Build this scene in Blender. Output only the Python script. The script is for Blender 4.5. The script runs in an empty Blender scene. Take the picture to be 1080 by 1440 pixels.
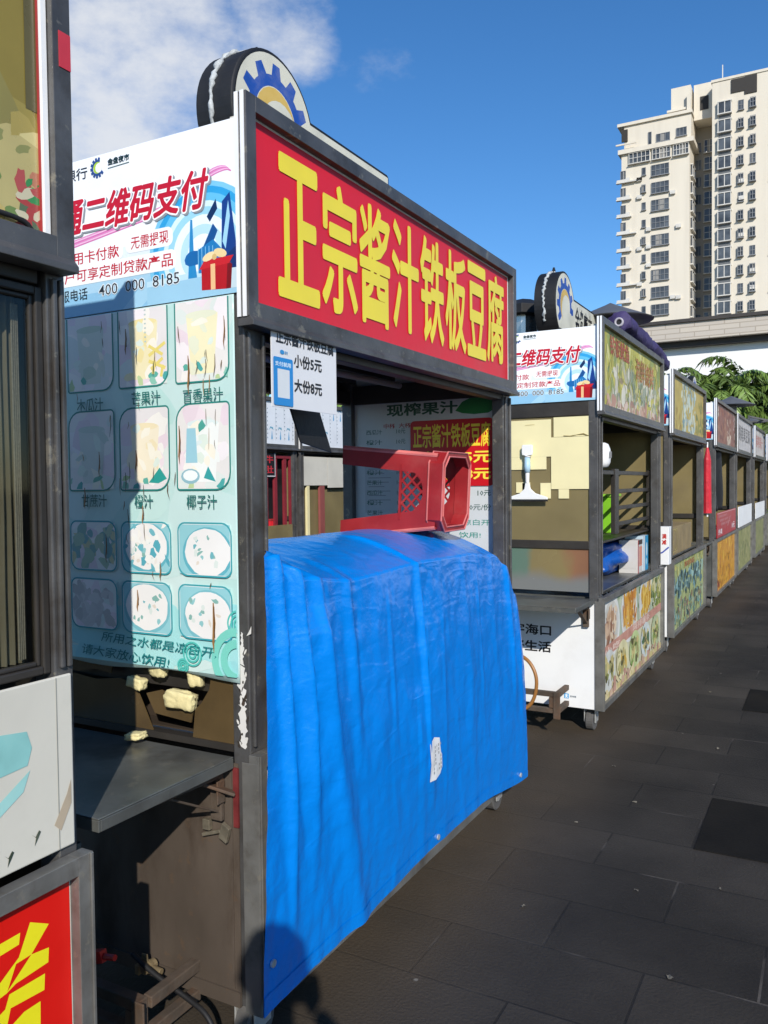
import bpy, bmesh, math, random
from mathutils import Vector, Matrix, noise
random.seed(11)
S = bpy.context.scene
COL = S.collection
# ------------------------------------------------------------------ camera
H = 1.5
yaw, pitch, roll = math.radians(28.5), math.radians(-1.9), math.radians(-0.6)
fw = Vector((-math.sin(yaw)*math.cos(pitch), math.cos(yaw)*math.cos(pitch), math.sin(pitch)))
r0 = fw.cross(Vector((0, 0, 1))).normalized(); u0 = r0.cross(fw)
rt = math.cos(roll)*r0 + math.sin(roll)*u0
up = -math.sin(roll)*r0 + math.cos(roll)*u0
cam = bpy.data.cameras.new('camera'); camo = bpy.data.objects.new('camera', cam); COL.objects.link(camo)
cam.sensor_fit = 'VERTICAL'; cam.sensor_height = 36; cam.lens = 36*1160/1440
cam.clip_start = 0.02; cam.clip_end = 2000
m = Matrix.Identity(4)
for i in range(3):
    m[i][0], m[i][1], m[i][2] = rt[i], up[i], -fw[i]
m[2][3] = H
camo.matrix_world = m
S.camera = camo
# ------------------------------------------------------------------ light
SUN_EL, SUN_AZ = math.radians(30), math.radians(36.5)
sd = Vector((-math.sin(SUN_AZ)*math.cos(SUN_EL), math.cos(SUN_AZ)*math.cos(SUN_EL), -math.sin(SUN_EL)))
sun = bpy.data.lights.new('sun', 'SUN'); sun.energy = 4.7; sun.angle = math.radians(0.5); sun.color = (1, .95, .87)
suno = bpy.data.objects.new('sun', sun); COL.objects.link(suno)
suno.rotation_euler = sd.to_track_quat('-Z', 'Y').to_euler()
S.view_settings.view_transform = 'Standard'; S.view_settings.look = 'None'
S.view_settings.exposure = 0.0; S.view_settings.gamma = 1
S.cycles.max_bounces = 8; S.cycles.transparent_max_bounces = 12
W = bpy.data.worlds.new('World'); S.world = W; W.use_nodes = True
nt = W.node_tree; nt.nodes.clear()
def N(t, tree, **k):
    n = tree.nodes.new(t)
    for a, b in k.items(): setattr(n, a, b)
    return n
sky = N('ShaderNodeTexSky', nt, sky_type='NISHITA', sun_disc=False)
sky.sun_elevation = SUN_EL; sky.sun_rotation = math.radians(180) - SUN_AZ
sky.altitude = 0; sky.air_density = 1.0; sky.dust_density = 0.15; sky.ozone_density = 5.0
tc = N('ShaderNodeTexCoord', nt)
nz = N('ShaderNodeTexNoise', nt); nz.inputs['Scale'].default_value = 9; nz.inputs['Detail'].default_value = 8; nz.inputs['Roughness'].default_value = .6
mp = N('ShaderNodeMapping', nt); mp.inputs['Scale'].default_value = (1, 1, 1.7)
nt.links.new(tc.outputs['Generated'], mp.inputs['Vector']); nt.links.new(mp.outputs[0], nz.inputs['Vector'])
total = None
for d, a0, a1, w in (((-.655, .632, .412), 11, 1.5, .95), ((-.615, .645, .458), 8, 1.5, .9), ((-.500, .716, .487), 6.0, .6, .74), ((-.425, .785, .45), 4.5, .3, .50), ((-.72, .56, .41), 14, 4, .9)):
    dv = Vector(d).normalized()
    dp = N('ShaderNodeVectorMath', nt, operation='DOT_PRODUCT'); dp.inputs[1].default_value = dv
    nt.links.new(tc.outputs['Generated'], dp.inputs[0])
    mr = N('ShaderNodeMapRange', nt, interpolation_type='SMOOTHSTEP')
    mr.inputs[1].default_value = math.cos(math.radians(a0)); mr.inputs[2].default_value = math.cos(math.radians(a1))
    mr.inputs[4].default_value = w
    nt.links.new(dp.outputs['Value'], mr.inputs[0])
    if total is None: total = mr.outputs[0]
    else:
        ad = N('ShaderNodeMath', nt, operation='MAXIMUM'); nt.links.new(total, ad.inputs[0]); nt.links.new(mr.outputs[0], ad.inputs[1]); total = ad.outputs[0]
mu = N('ShaderNodeMath', nt, operation='MULTIPLY_ADD'); nt.links.new(nz.outputs[0], mu.inputs[0]); mu.inputs[1].default_value = 1.35; nt.links.new(total, mu.inputs[2])
nr = N('ShaderNodeMapRange', nt, interpolation_type='SMOOTHSTEP'); nr.inputs[1].default_value = 1.10; nr.inputs[2].default_value = 1.78; nt.links.new(mu.outputs[0], nr.inputs[0])
mu = nr
mu2 = N('ShaderNodeMath', nt, operation='MULTIPLY'); nt.links.new(mu.outputs[0], mu2.inputs[0]); mu2.inputs[1].default_value = .9
mxs = N('ShaderNodeMix', nt, data_type='RGBA'); mxs.inputs['B'].default_value = (6.0, 6.15, 6.4, 1)
hs = N('ShaderNodeHueSaturation', nt); hs.inputs['Saturation'].default_value = 1.19; hs.inputs['Hue'].default_value = .502; hs.inputs['Value'].default_value = 1.12; nt.links.new(sky.outputs[0], hs.inputs['Color'])
nt.links.new(mu2.outputs[0], mxs.inputs['Factor']); nt.links.new(hs.outputs[0], mxs.inputs['A'])
bg = N('ShaderNodeBackground', nt); bg.inputs['Strength'].default_value = .135
wo = N('ShaderNodeOutputWorld', nt)
nt.links.new(mxs.outputs['Result'], bg.inputs['Color']); nt.links.new(bg.outputs[0], wo.inputs[0])

# ------------------------------------------------------------------ helpers
def lin(c):
    if isinstance(c, str):
        c = [int(c[i:i+2], 16)/255 for i in (0, 2, 4)]
        return tuple(x/12.92 if x <= .04045 else ((x+.055)/1.055)**2.4 for x in c)
    return tuple(c)
def mat(name, col, rough=.5, metal=0, var=.18, vs=5, bump=0, bs=40, dirt=0, dcol=(.04, .03, .02), ds=2.5, alpha=1, attr=False, spec=.5, stretch=None, coat=0, fleck=0, fcol=(.30, .27, .21)):
    M = bpy.data.materials.new(name); M.use_nodes = True; t = M.node_tree
    b = t.nodes['Principled BSDF']; L = t.links.new
    tcn = N('ShaderNodeTexCoord', t); vec = tcn.outputs['Object']
    if stretch:
        mpn = N('ShaderNodeMapping', t); mpn.inputs['Scale'].default_value = stretch; L(vec, mpn.inputs[0]); vec = mpn.outputs[0]
    if attr:
        an = N('ShaderNodeAttribute', t, attribute_name='Col'); src = an.outputs['Color']
    else:
        rg = N('ShaderNodeRGB', t); rg.outputs[0].default_value = (*lin(col), 1); src = rg.outputs[0]
    n1 = N('ShaderNodeTexNoise', t); n1.inputs['Scale'].default_value = vs; n1.inputs['Detail'].default_value = 6; L(vec, n1.inputs['Vector'])
    m1 = N('ShaderNodeMapRange', t); m1.inputs[1].default_value = .3; m1.inputs[2].default_value = .7; m1.inputs[3].default_value = 1-var; m1.inputs[4].default_value = 1+var*.6
    L(n1.outputs[0], m1.inputs[0])
    mm = N('ShaderNodeMix', t, data_type='RGBA', blend_type='MULTIPLY'); mm.inputs['Factor'].default_value = 1
    L(src, mm.inputs['A']); L(m1.outputs[0], mm.inputs['B']); out = mm.outputs['Result']
    if dirt:
        n2 = N('ShaderNodeTexNoise', t); n2.inputs['Scale'].default_value = ds; n2.inputs['Detail'].default_value = 8; n2.inputs['Roughness'].default_value = .65; L(vec, n2.inputs['Vector'])
        m2 = N('ShaderNodeMapRange', t, interpolation_type='SMOOTHSTEP'); m2.inputs[1].default_value = .48; m2.inputs[2].default_value = .72; m2.inputs[4].default_value = dirt
        L(n2.outputs[0], m2.inputs[0])
        md = N('ShaderNodeMix', t, data_type='RGBA'); md.inputs['B'].default_value = (*lin(dcol), 1); L(m2.outputs[0], md.inputs['Factor']); L(out, md.inputs['A']); out = md.outputs['Result']
    if fleck:
        n5 = N('ShaderNodeTexNoise', t); n5.inputs['Scale'].default_value = 17; n5.inputs['Detail'].default_value = 5; n5.inputs['Roughness'].default_value = .7; L(tcn.outputs['Object'], n5.inputs['Vector'])
        m5 = N('ShaderNodeMapRange', t); m5.inputs[1].default_value = .60; m5.inputs[2].default_value = .66; m5.inputs[4].default_value = fleck; L(n5.outputs[0], m5.inputs[0])
        mf = N('ShaderNodeMix', t, data_type='RGBA'); mf.inputs['B'].default_value = (*lin(fcol), 1); L(m5.outputs[0], mf.inputs['Factor']); L(out, mf.inputs['A']); out = mf.outputs['Result']
    L(out, b.inputs['Base Color'])
    b.inputs['Metallic'].default_value = metal; b.inputs['Alpha'].default_value = alpha
    b.inputs['Specular IOR Level'].default_value = spec; b.inputs['Coat Weight'].default_value = coat; b.inputs['Coat Roughness'].default_value = .1
    mr_ = N('ShaderNodeMapRange', t); mr_.inputs[3].default_value = max(.03, rough*.75); mr_.inputs[4].default_value = min(1, rough*1.3); L(n1.outputs[0], mr_.inputs[0]); L(mr_.outputs[0], b.inputs['Roughness'])
    if bump:
        n3 = N('ShaderNodeTexNoise', t); n3.inputs['Scale'].default_value = bs; n3.inputs['Detail'].default_value = 5; L(vec, n3.inputs['Vector'])
        bp = N('ShaderNodeBump', t); bp.inputs['Strength'].default_value = bump; bp.inputs['Distance'].default_value = .02; L(n3.outputs[0], bp.inputs['Height']); L(bp.outputs[0], b.inputs['Normal'])
    return M
STEEL = mat('brushed_grey_steel', (.115, .112, .11), .42, .45, .3, 7, .06, 60, .75, (.055, .044, .034), 6, fleck=.55)
LSTEEL = mat('pale_frame_steel', (.21, .205, .19), .4, .4, .25, 9, .05, 50, .7, (.08, .065, .05), 7, fleck=.5)
DSTEEL = mat('dark_stained_steel', (.052, .046, .04), .45, .4, .35, 4, .08, 30, .6, (.05, .034, .022), 3)
STAIN = mat('stainless_shelf', (.15, .155, .145), .34, .45, .35, 5, .03, 40, .7, (.045, .038, .03), 4, fleck=.25)
ALU = mat('bright_aluminium', (.9, .9, .9), .4, .1, .06, 9)
BLACK = mat('black_plastic', (.009, .009, .010), .6, 0, .3, 5, .05, 60, .2, (.05, .05, .05))
RUBBER = mat('worn_rubber', (.10, .095, .09), .8, 0, .3, 14)
WHITEP = mat('white_painted_panel', (.80, .80, .79), .45, 0, .04, 3, .01, 10, .14, (.45, .42, .38), 4)
OLDWHITE = mat('aged_white_panel', (.66, .63, .54), .5, 0, .12, 3, .02, 12, .25, (.3, .29, .24), 3)
PRINT = mat('printed_vinyl', (1, 1, 1), .38, 0, .06, 6, .03, 9, attr=True)
GLOSSP = mat('glossy_print', (1, 1, 1), .28, 0, .1, 7, .05, 5, attr=True, coat=.2)
FADED = mat('faded_print', (1, 1, 1), .5, 0, .22, 9, .03, 12, .25, (.4, .36, .26), 9, attr=True)
TAN = mat('yellowed_acrylic', (.23, .185, .088), .22, 0, .22, 2.2, .02, 6, .35, (.16, .13, .09), 2, alpha=.9)
CREAM = mat('cream_backing_paper', (.78, .70, .40), .6, 0, .05, 6, .02, 20)
FOAM = mat('cream_foam', (.72, .63, .33), .8, 0, .2, 18, .3, 40, .3, (.4, .3, .12), 10)
RUST = mat('rusty_angle_iron', (.10, .075, .055), .7, .3, .4, 9, .15, 50, .6, (.14, .065, .03), 8)
REDPL = mat('red_plastic', (.31, .014, .018), .45, 0, .25, 6, .04, 30, .3, (.36, .09, .08), 7)
REDV = mat('red_vinyl', (.78, .014, .02), .4, 0, .06, 5, .08, 7)
CARD = mat('brown_cardboard', (.26, .19, .09), .7, 0, .2, 6)
def glass_mat(name, tint, refl):
    M = bpy.data.materials.new(name); M.use_nodes = True; t = M.node_tree; t.nodes.clear(); L = t.links.new
    tr = N('ShaderNodeBsdfTransparent', t); tr.inputs[0].default_value = (*tint, 1)
    gl = N('ShaderNodeBsdfGlossy', t); gl.inputs['Roughness'].default_value = .06
    lw = N('ShaderNodeFresnel', t); lw.inputs[0].default_value = 1.45
    ad = N('ShaderNodeMath', t, operation='MULTIPLY_ADD'); ad.inputs[1].default_value = .3; ad.inputs[2].default_value = refl; L(lw.outputs[0], ad.inputs[0])
    mx = N('ShaderNodeMixShader', t); L(ad.outputs[0], mx.inputs[0]); L(tr.outputs[0], mx.inputs[1]); L(gl.outputs[0], mx.inputs[2])
    o = N('ShaderNodeOutputMaterial', t); L(mx.outputs[0], o.inputs[0]); return M
GLASS = glass_mat('dusty_glass', (.75, .74, .68), .02)

def tag(o, label=None, cat=None, group=None, kind=None):
    if label: o['label'] = label
    if cat: o['category'] = cat
    if group: o['group'] = group
    if kind: o['kind'] = kind
    return o
def empty(name, loc, label, cat, group=None, rz=0):
    o = bpy.data.objects.new(name, None); COL.objects.link(o); o.location = loc; o.rotation_euler = (0, 0, rz)
    o.empty_display_size = .2
    return tag(o, label, cat, group)
class MB:
    def __init__(s): s.v = []; s.f = []; s.mi = []; s.cur = 0
    def add(s, vs, fs):
        b = len(s.v); s.v += [tuple(v) for v in vs]
        for f in fs: s.f.append(tuple(b+i for i in f)); s.mi.append(s.cur)
        return s
    def box(s, x0, x1, y0, y1, z0, z1):
        return s.obox(((x0+x1)/2, (y0+y1)/2, (z0+z1)/2), ((x1-x0)/2, 0, 0), (0, (y1-y0)/2, 0), (0, 0, (z1-z0)/2))
    def obox(s, c, a, b, d):
        c, a, b, d = map(Vector, (c, a, b, d))
        vs = [c+i*a+j*b+k*d for k in (-1, 1) for j in (-1, 1) for i in (-1, 1)]
        return s.add(vs, [(0, 2, 3, 1), (4, 5, 7, 6), (0, 1, 5, 4), (2, 6, 7, 3), (0, 4, 6, 2), (1, 3, 7, 5)])
    def bar(s, p, q, w, h=None, upv=(0, 0, 1)):
        p, q = Vector(p), Vector(q); h = h or w; d = q-p; a = d/2
        sd_ = d.cross(Vector(upv))
        if sd_.length < 1e-6: sd_ = d.cross(Vector((1, 0, 0)))
        sd_.normalize(); u_ = sd_.cross(d).normalized()
        return s.obox((p+q)/2, sd_*w/2, a, u_*h/2)
    def tube(s, pts, r, n=10, cap=True):
        pts = [Vector(p) for p in pts]; rs = r if isinstance(r, (list, tuple)) else [r]*len(pts)
        b = len(s.v); last = None
        for i, p in enumerate(pts):
            d = (pts[min(i+1, len(pts)-1)]-pts[max(i-1, 0)]).normalized()
            if last is None:
                last = d.orthogonal().normalized()
            a = (last-d*last.dot(d)).normalized(); last = a; c = d.cross(a)
            for k in range(n):
                t = 2*math.pi*k/n; s.v.append(tuple(p+(a*math.cos(t)+c*math.sin(t))*rs[i]))
        for i in range(len(pts)-1):
            for k in range(n):
                k2 = (k+1) % n; s.f.append((b+i*n+k, b+i*n+k2, b+(i+1)*n+k2, b+(i+1)*n+k)); s.mi.append(s.cur)
        if cap:
            s.f.append(tuple(b+k for k in reversed(range(n)))); s.mi.append(s.cur)
            e = b+(len(pts)-1)*n; s.f.append(tuple(e+k for k in range(n))); s.mi.append(s.cur)
        return s
    def prism(s, poly, d):      # poly: list of 3-D points, d: extrude vector
        n = len(poly); p = [Vector(q) for q in poly]; d = Vector(d)
        return s.add(p+[q+d for q in p], [tuple(reversed(range(n))), tuple(range(n, 2*n))]+[(i, (i+1) % n, n+(i+1) % n, n+i) for i in range(n)])
    def grid(s, fn, nu, nv):
        b = len(s.v)
        for j in range(nv+1):
            for i in range(nu+1): s.v.append(tuple(fn(i/nu, j/nv)))
        for j in range(nv):
            for i in range(nu):
                k = b+j*(nu+1)+i; s.f.append((k, k+1, k+nu+2, k+nu+1)); s.mi.append(s.cur)
        return s
    def build(s, name, mats, parent=None, smooth=False, bevel=0, solid=0, col=None):
        me = bpy.data.meshes.new(name); me.from_pydata(s.v, [], s.f)
        if not isinstance(mats, (list, tuple)): mats = [mats]
        for q in mats: me.materials.append(q)
        me.polygons.foreach_set('material_index', s.mi)
        if smooth: me.polygons.foreach_set('use_smooth', [True]*len(me.polygons))
        bm = bmesh.new(); bm.from_mesh(me); bmesh.ops.recalc_face_normals(bm, faces=bm.faces); bm.to_mesh(me); bm.free()
        o = bpy.data.objects.new(name, me); COL.objects.link(o)
        if parent: o.parent = parent
        if solid: q = o.modifiers.new('solid', 'SOLIDIFY'); q.thickness = solid; q.offset = 0
        if bevel: q = o.modifiers.new('bevel', 'BEVEL'); q.width = bevel; q.segments = 2; q.limit_method = 'ANGLE'
        return o
def box(name, mt, parent, x0, x1, y0, y1, z0, z1, bevel=.003):
    return MB().box(x0, x1, y0, y1, z0, z1).build(name, mt, parent, bevel=bevel)

_tc = {}
def glyph(s_, bold, res):
    k = (s_, bold, res)
    if k not in _tc:
        cu = bpy.data.curves.new('t', 'FONT'); cu.body = s_; cu.size = 1; cu.resolution_u = res; cu.offset = bold; cu.fill_mode = 'FRONT'
        ob = bpy.data.objects.new('t', cu); me = bpy.data.meshes.new_from_object(ob)
        ps = [[(me.vertices[i].co.x, me.vertices[i].co.y) for i in p.vertices] for p in me.polygons]
        xs = [q[0] for p in ps for q in p] or [0]; ys = [q[1] for p in ps for q in p] or [0]
        _tc[k] = (ps, min(xs), max(xs), min(ys), max(ys))
        bpy.data.objects.remove(ob); bpy.data.curves.remove(cu); bpy.data.meshes.remove(me)
    return _tc[k]
def clip_poly(p, x0, y0, x1, y1):
    for ax, lim, sg in ((0, x0, 1), (0, x1, -1), (1, y0, 1), (1, y1, -1)):
        q = []
        for i in range(len(p)):
            a, b = p[i-1], p[i]; ia = (a[ax]-lim)*sg >= 0; ib = (b[ax]-lim)*sg >= 0
            if ia != ib:
                t = (lim-a[ax])/(b[ax]-a[ax]); q.append((a[0]+t*(b[0]-a[0]), a[1]+t*(b[1]-a[1])))
            if ib: q.append(b)
        p = q
        if not p: break
    return p
class Print:
    """flat ink on a panel: polygons in panel coordinates, each with its own ink colour"""
    def __init__(s, O, U, V, clip=None, step=.000008, base=.0008):
        s.O, s.U, s.V = Vector(O), Vector(U), Vector(V); s.Nn = s.U.cross(s.V).normalized(); s.clip = clip
        s.v = []; s.f = []; s.c = []; s.k = 0; s.step = step; s.base = base; s.j = 0
    def poly(s, pts, col, lay=None):
        jit = lay is not None
        if lay is None: s.k += 1; lay = s.k
        if s.clip: pts = clip_poly(pts, *s.clip)
        if len(pts) < 3: return
        b = len(s.v); off = s.Nn*(s.base+lay*s.step)
        
        if jit: s.j = (s.j+1) % 19; off += s.Nn*(s.j*.0000012)
        for u, v in pts: s.v.append(s.O+s.U*u+s.V*v+off)
        s.f.append(tuple(range(b, b+len(pts)))); s.c.append(lin(col))
    def rect(s, u0, v0, u1, v1, col): s.poly([(u0, v0), (u1, v0), (u1, v1), (u0, v1)], col)
    def ell(s, u, v, a, b, col, n=20, rot=0, jit=0):
        cr, sr = math.cos(rot), math.sin(rot); pts = []
        for i in range(n):
            t = 2*math.pi*i/n; r = 1+random.uniform(-jit, jit); x, y = a*r*math.cos(t), b*r*math.sin(t); pts.append((u+x*cr-y*sr, v+x*sr+y*cr))
        s.poly(pts, col)
    def rrpts(s, u0, v0, u1, v1, r):
        rs = r if isinstance(r, (list, tuple)) else [r]*4; pts = []     # bl br tr tl
        for (cx, cy, a0), q in zip(((u0, v0, 180), (u1, v0, 270), (u1, v1, 0), (u0, v1, 90)), rs):
            sx = 1 if cx == u0 else -1; sy = 1 if cy == v0 else -1
            if q <= 0: pts.append((cx, cy)); continue
            for i in range(6):
                a = math.radians(a0+90*i/5); pts.append((cx+sx*q+q*math.cos(a), cy+sy*q+q*math.sin(a)))
        return pts
    def rrect(s, u0, v0, u1, v1, r, col): s.poly(s.rrpts(u0, v0, u1, v1, r), col)
    def stroke(s, pts, w, col, closed=False):
        s.k += 3; n = len(pts); L_ = []; R_ = []
        for i in range(n):
            a = pts[i-1] if (closed or i > 0) else pts[i]; b = pts[(i+1) % n] if (closed or i < n-1) else pts[i]
            dx, dy = b[0]-a[0], b[1]-a[1]; l = math.hypot(dx, dy) or 1; ww = (w[i] if isinstance(w, list) else w)/2
            L_.append((pts[i][0]-dy/l*ww, pts[i][1]+dx/l*ww)); R_.append((pts[i][0]+dy/l*ww, pts[i][1]-dx/l*ww))
        for i in range(n if closed else n-1):
            j = (i+1) % n; s.poly([L_[i], R_[i], R_[j], L_[j]], col, s.k)
    def ring(s, u, v, r0, r1, col, a0=0, a1=360, n=28):
        pts = [(u+(r0+r1)/2*math.cos(math.radians(a0+(a1-a0)*i/n)), v+(r0+r1)/2*math.sin(math.radians(a0+(a1-a0)*i/n))) for i in range(n+1)]
        s.stroke(pts, abs(r1-r0), col)
    def text(s, t, u0, v0, u1, v1, col, bold=0, res=2, skew=0, slope=0, dots=0):
        heavy = bold if bold > .018 else 0
        ps, x0, x1, y0, y1 = glyph(t, 0 if heavy else bold, res); su, sv = (u1-u0)/(x1-x0), (v1-v0)/(y1-y0)
        n = 12 if heavy > .04 else 8
        for q in range(n+1 if heavy else 1):
            s.k += 3; du = dv = 0
            if q: du, dv = heavy*su*math.cos(2*math.pi*q/n), heavy*sv*math.sin(2*math.pi*q/n)
            for p in ps:
                s.poly([((u0+(x-x0)*su+du+skew*(y-y0)/(y1-y0)), (v0+(y-y0)*sv+dv+slope*(x-x0)/(x1-x0))) for x, y in p], col, s.k)
    def build(s, name, mt, parent):
        me = bpy.data.meshes.new(name); me.from_pydata([tuple(v) for v in s.v], [], s.f); me.materials.append(mt)
        at = me.color_attributes.new('Col', 'FLOAT_COLOR', 'CORNER'); buf = []
        for f, c in zip(s.f, s.c): buf += [c[0], c[1], c[2], 1]*len(f)
        at.data.foreach_set('color', buf)
        o = bpy.data.objects.new(name, me); COL.objects.link(o); o.parent = parent
        return o
X_, Y_, Z_ = (1, 0, 0), (0, 1, 0), (0, 0, 1)

# ------------------------------------------------------------------ ground
def ground():
    M = bpy.data.materials.new('dark_stone_paving'); M.use_nodes = True; t = M.node_tree; b = t.nodes['Principled BSDF']; L = t.links.new
    tcn = N('ShaderNodeTexCoord', t); mpn = N('ShaderNodeMapping', t); mpn.inputs['Location'].default_value = (.175, -.27, 0); L(tcn.outputs['Object'], mpn.inputs[0])
    br = N('ShaderNodeTexBrick', t); br.offset = .5; br.inputs['Scale'].default_value = 1; br.inputs['Mortar Size'].default_value = .0048; br.inputs['Mortar Smooth'].default_value = .4
    br.inputs['Brick Width'].default_value = .64; br.inputs['Row Height'].default_value = .325; br.inputs['Bias'].default_value = -.2
    br.inputs['Color1'].default_value = (.026, .0222, .018, 1); br.inputs['Color2'].default_value = (.040, .034, .0275, 1); br.inputs['Mortar'].default_value = (.016, .014, .012, 1)
    L(mpn.outputs[0], br.inputs['Vector'])
    n1 = N('ShaderNodeTexNoise', t); n1.inputs['Scale'].default_value = 1.1; n1.inputs['Detail'].default_value = 8; n1.inputs['Roughness'].default_value = .6; L(tcn.outputs['Object'], n1.inputs['Vector'])
    r1 = N('ShaderNodeMapRange', t); r1.inputs[1].default_value = .3; r1.inputs[2].default_value = .7; r1.inputs[3].default_value = .5; r1.inputs[4].default_value = 1.55; L(n1.outputs[0], r1.inputs[0])
    mm = N('ShaderNodeMix', t, data_type='RGBA', blend_type='MULTIPLY'); mm.inputs['Factor'].default_value = 1; L(br.outputs['Color'], mm.inputs['A']); L(r1.outputs[0], mm.inputs['B'])
    # warm bounce light off the stalls, painted brown into the paving beside them
    n2 = N('ShaderNodeTexNoise', t); n2.inputs['Scale'].default_value = 2.3; n2.inputs['Detail'].default_value = 6; L(tcn.outputs['Object'], n2.inputs['Vector'])
    sx = N('ShaderNodeSeparateXYZ', t); L(tcn.outputs['Object'], sx.inputs[0])
    rx = N('ShaderNodeMapRange', t, interpolation_type='SMOOTHSTEP'); rx.inputs[1].default_value = -.75; rx.inputs[2].default_value = -1.25; L(sx.outputs['X'], rx.inputs[0])
    m3 = N('ShaderNodeMath', t, operation='MULTIPLY'); L(rx.outputs[0], m3.inputs[0]); L(n2.outputs[0], m3.inputs[1])
    md = N('ShaderNodeMix', t, data_type='RGBA'); md.inputs['B'].default_value = (.085, .062, .04, 1); L(m3.outputs[0], md.inputs['Factor']); L(mm.outputs['Result'], md.inputs['A'])
    # pale specks and gum
    vo = N('ShaderNodeTexVoronoi', t); vo.inputs['Scale'].default_value = 6.5; L(tcn.outputs['Object'], vo.inputs['Vector'])
    rv = N('ShaderNodeMapRange', t); rv.inputs[1].default_value = .06; rv.inputs[2].default_value = .035; L(vo.outputs['Distance'], rv.inputs[0])
    n4 = N('ShaderNodeTexNoise', t); n4.inputs['Scale'].default_value = 4; L(tcn.outputs['Object'], n4.inputs['Vector'])
    r4 = N('ShaderNodeMapRange', t); r4.inputs[1].default_value = .58; r4.inputs[2].default_value = .64; L(n4.outputs[0], r4.inputs[0])
    m4 = N('ShaderNodeMath', t, operation='MULTIPLY'); L(rv.outputs[0], m4.inputs[0]); L(r4.outputs[0], m4.inputs[1])
    me_ = N('ShaderNodeMix', t, data_type='RGBA'); me_.inputs['B'].default_value = (.19, .17, .14, 1); L(m4.outputs[0], me_.inputs['Factor']); L(md.outputs['Result'], me_.inputs['A'])
    # pale sand left in stretches of the joints
    n5 = N('ShaderNodeTexNoise', t); n5.inputs['Scale'].default_value = 2.6; n5.inputs['Detail'].default_value = 4; L(tcn.outputs['Object'], n5.inputs['Vector'])
    r5 = N('ShaderNodeMapRange', t); r5.inputs[1].default_value = .54; r5.inputs[2].default_value = .70; r5.inputs[4].default_value = .6; L(n5.outputs[0], r5.inputs[0])
    m5 = N('ShaderNodeMath', t, operation='MULTIPLY'); L(r5.outputs[0], m5.inputs[0]); L(br.outputs['Fac'], m5.inputs[1])
    mf = N('ShaderNodeMix', t, data_type='RGBA'); mf.inputs['B'].default_value = (.15, .13, .11, 1); L(m5.outputs[0], mf.inputs['Factor']); L(me_.outputs['Result'], mf.inputs['A'])
    L(mf.outputs['Result'], b.inputs['Base Color'])
    b.inputs['Roughness'].default_value = .75; b.inputs['Specular IOR Level'].default_value = .25
    n6 = N('ShaderNodeTexNoise', t); n6.inputs['Scale'].default_value = 90; n6.inputs['Detail'].default_value = 4; L(tcn.outputs['Object'], n6.inputs['Vector'])
    sb = N('ShaderNodeMath', t, operation='SUBTRACT'); L(n6.outputs[0], sb.inputs[0]); L(br.outputs['Fac'], sb.inputs[1])
    bp = N('ShaderNodeBump', t); bp.inputs['Strength'].default_value = .35; bp.inputs['Distance'].default_value = .01; L(sb.outputs[0], bp.inputs['Height']); L(bp.outputs[0], b.inputs['Normal'])
    o = MB().add([(-400, -100, 0), (400, -100, 0), (400, 700, 0), (-400, 700, 0)], [(0, 1, 2, 3)]).build('ground', M); tag(o, kind='structure')
    D = mat('dark_flush_slab', (.012, .011, .0098), .95, 0, .25, 4, .08, 60, .4, (.02, .017, .013), 3, spec=.1)
    for i, (x0, x1, y0, y1) in enumerate(((-.485, .15, 3.51, 4.12), (-.505, .14, 5.81, 6.42), (-.5, .14, 8.1, 8.7))):
        o = MB().box(x0, x1, y0, y1, -.05, .004).build('dark_paving', D); tag(o, kind='structure')
ground()

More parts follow.
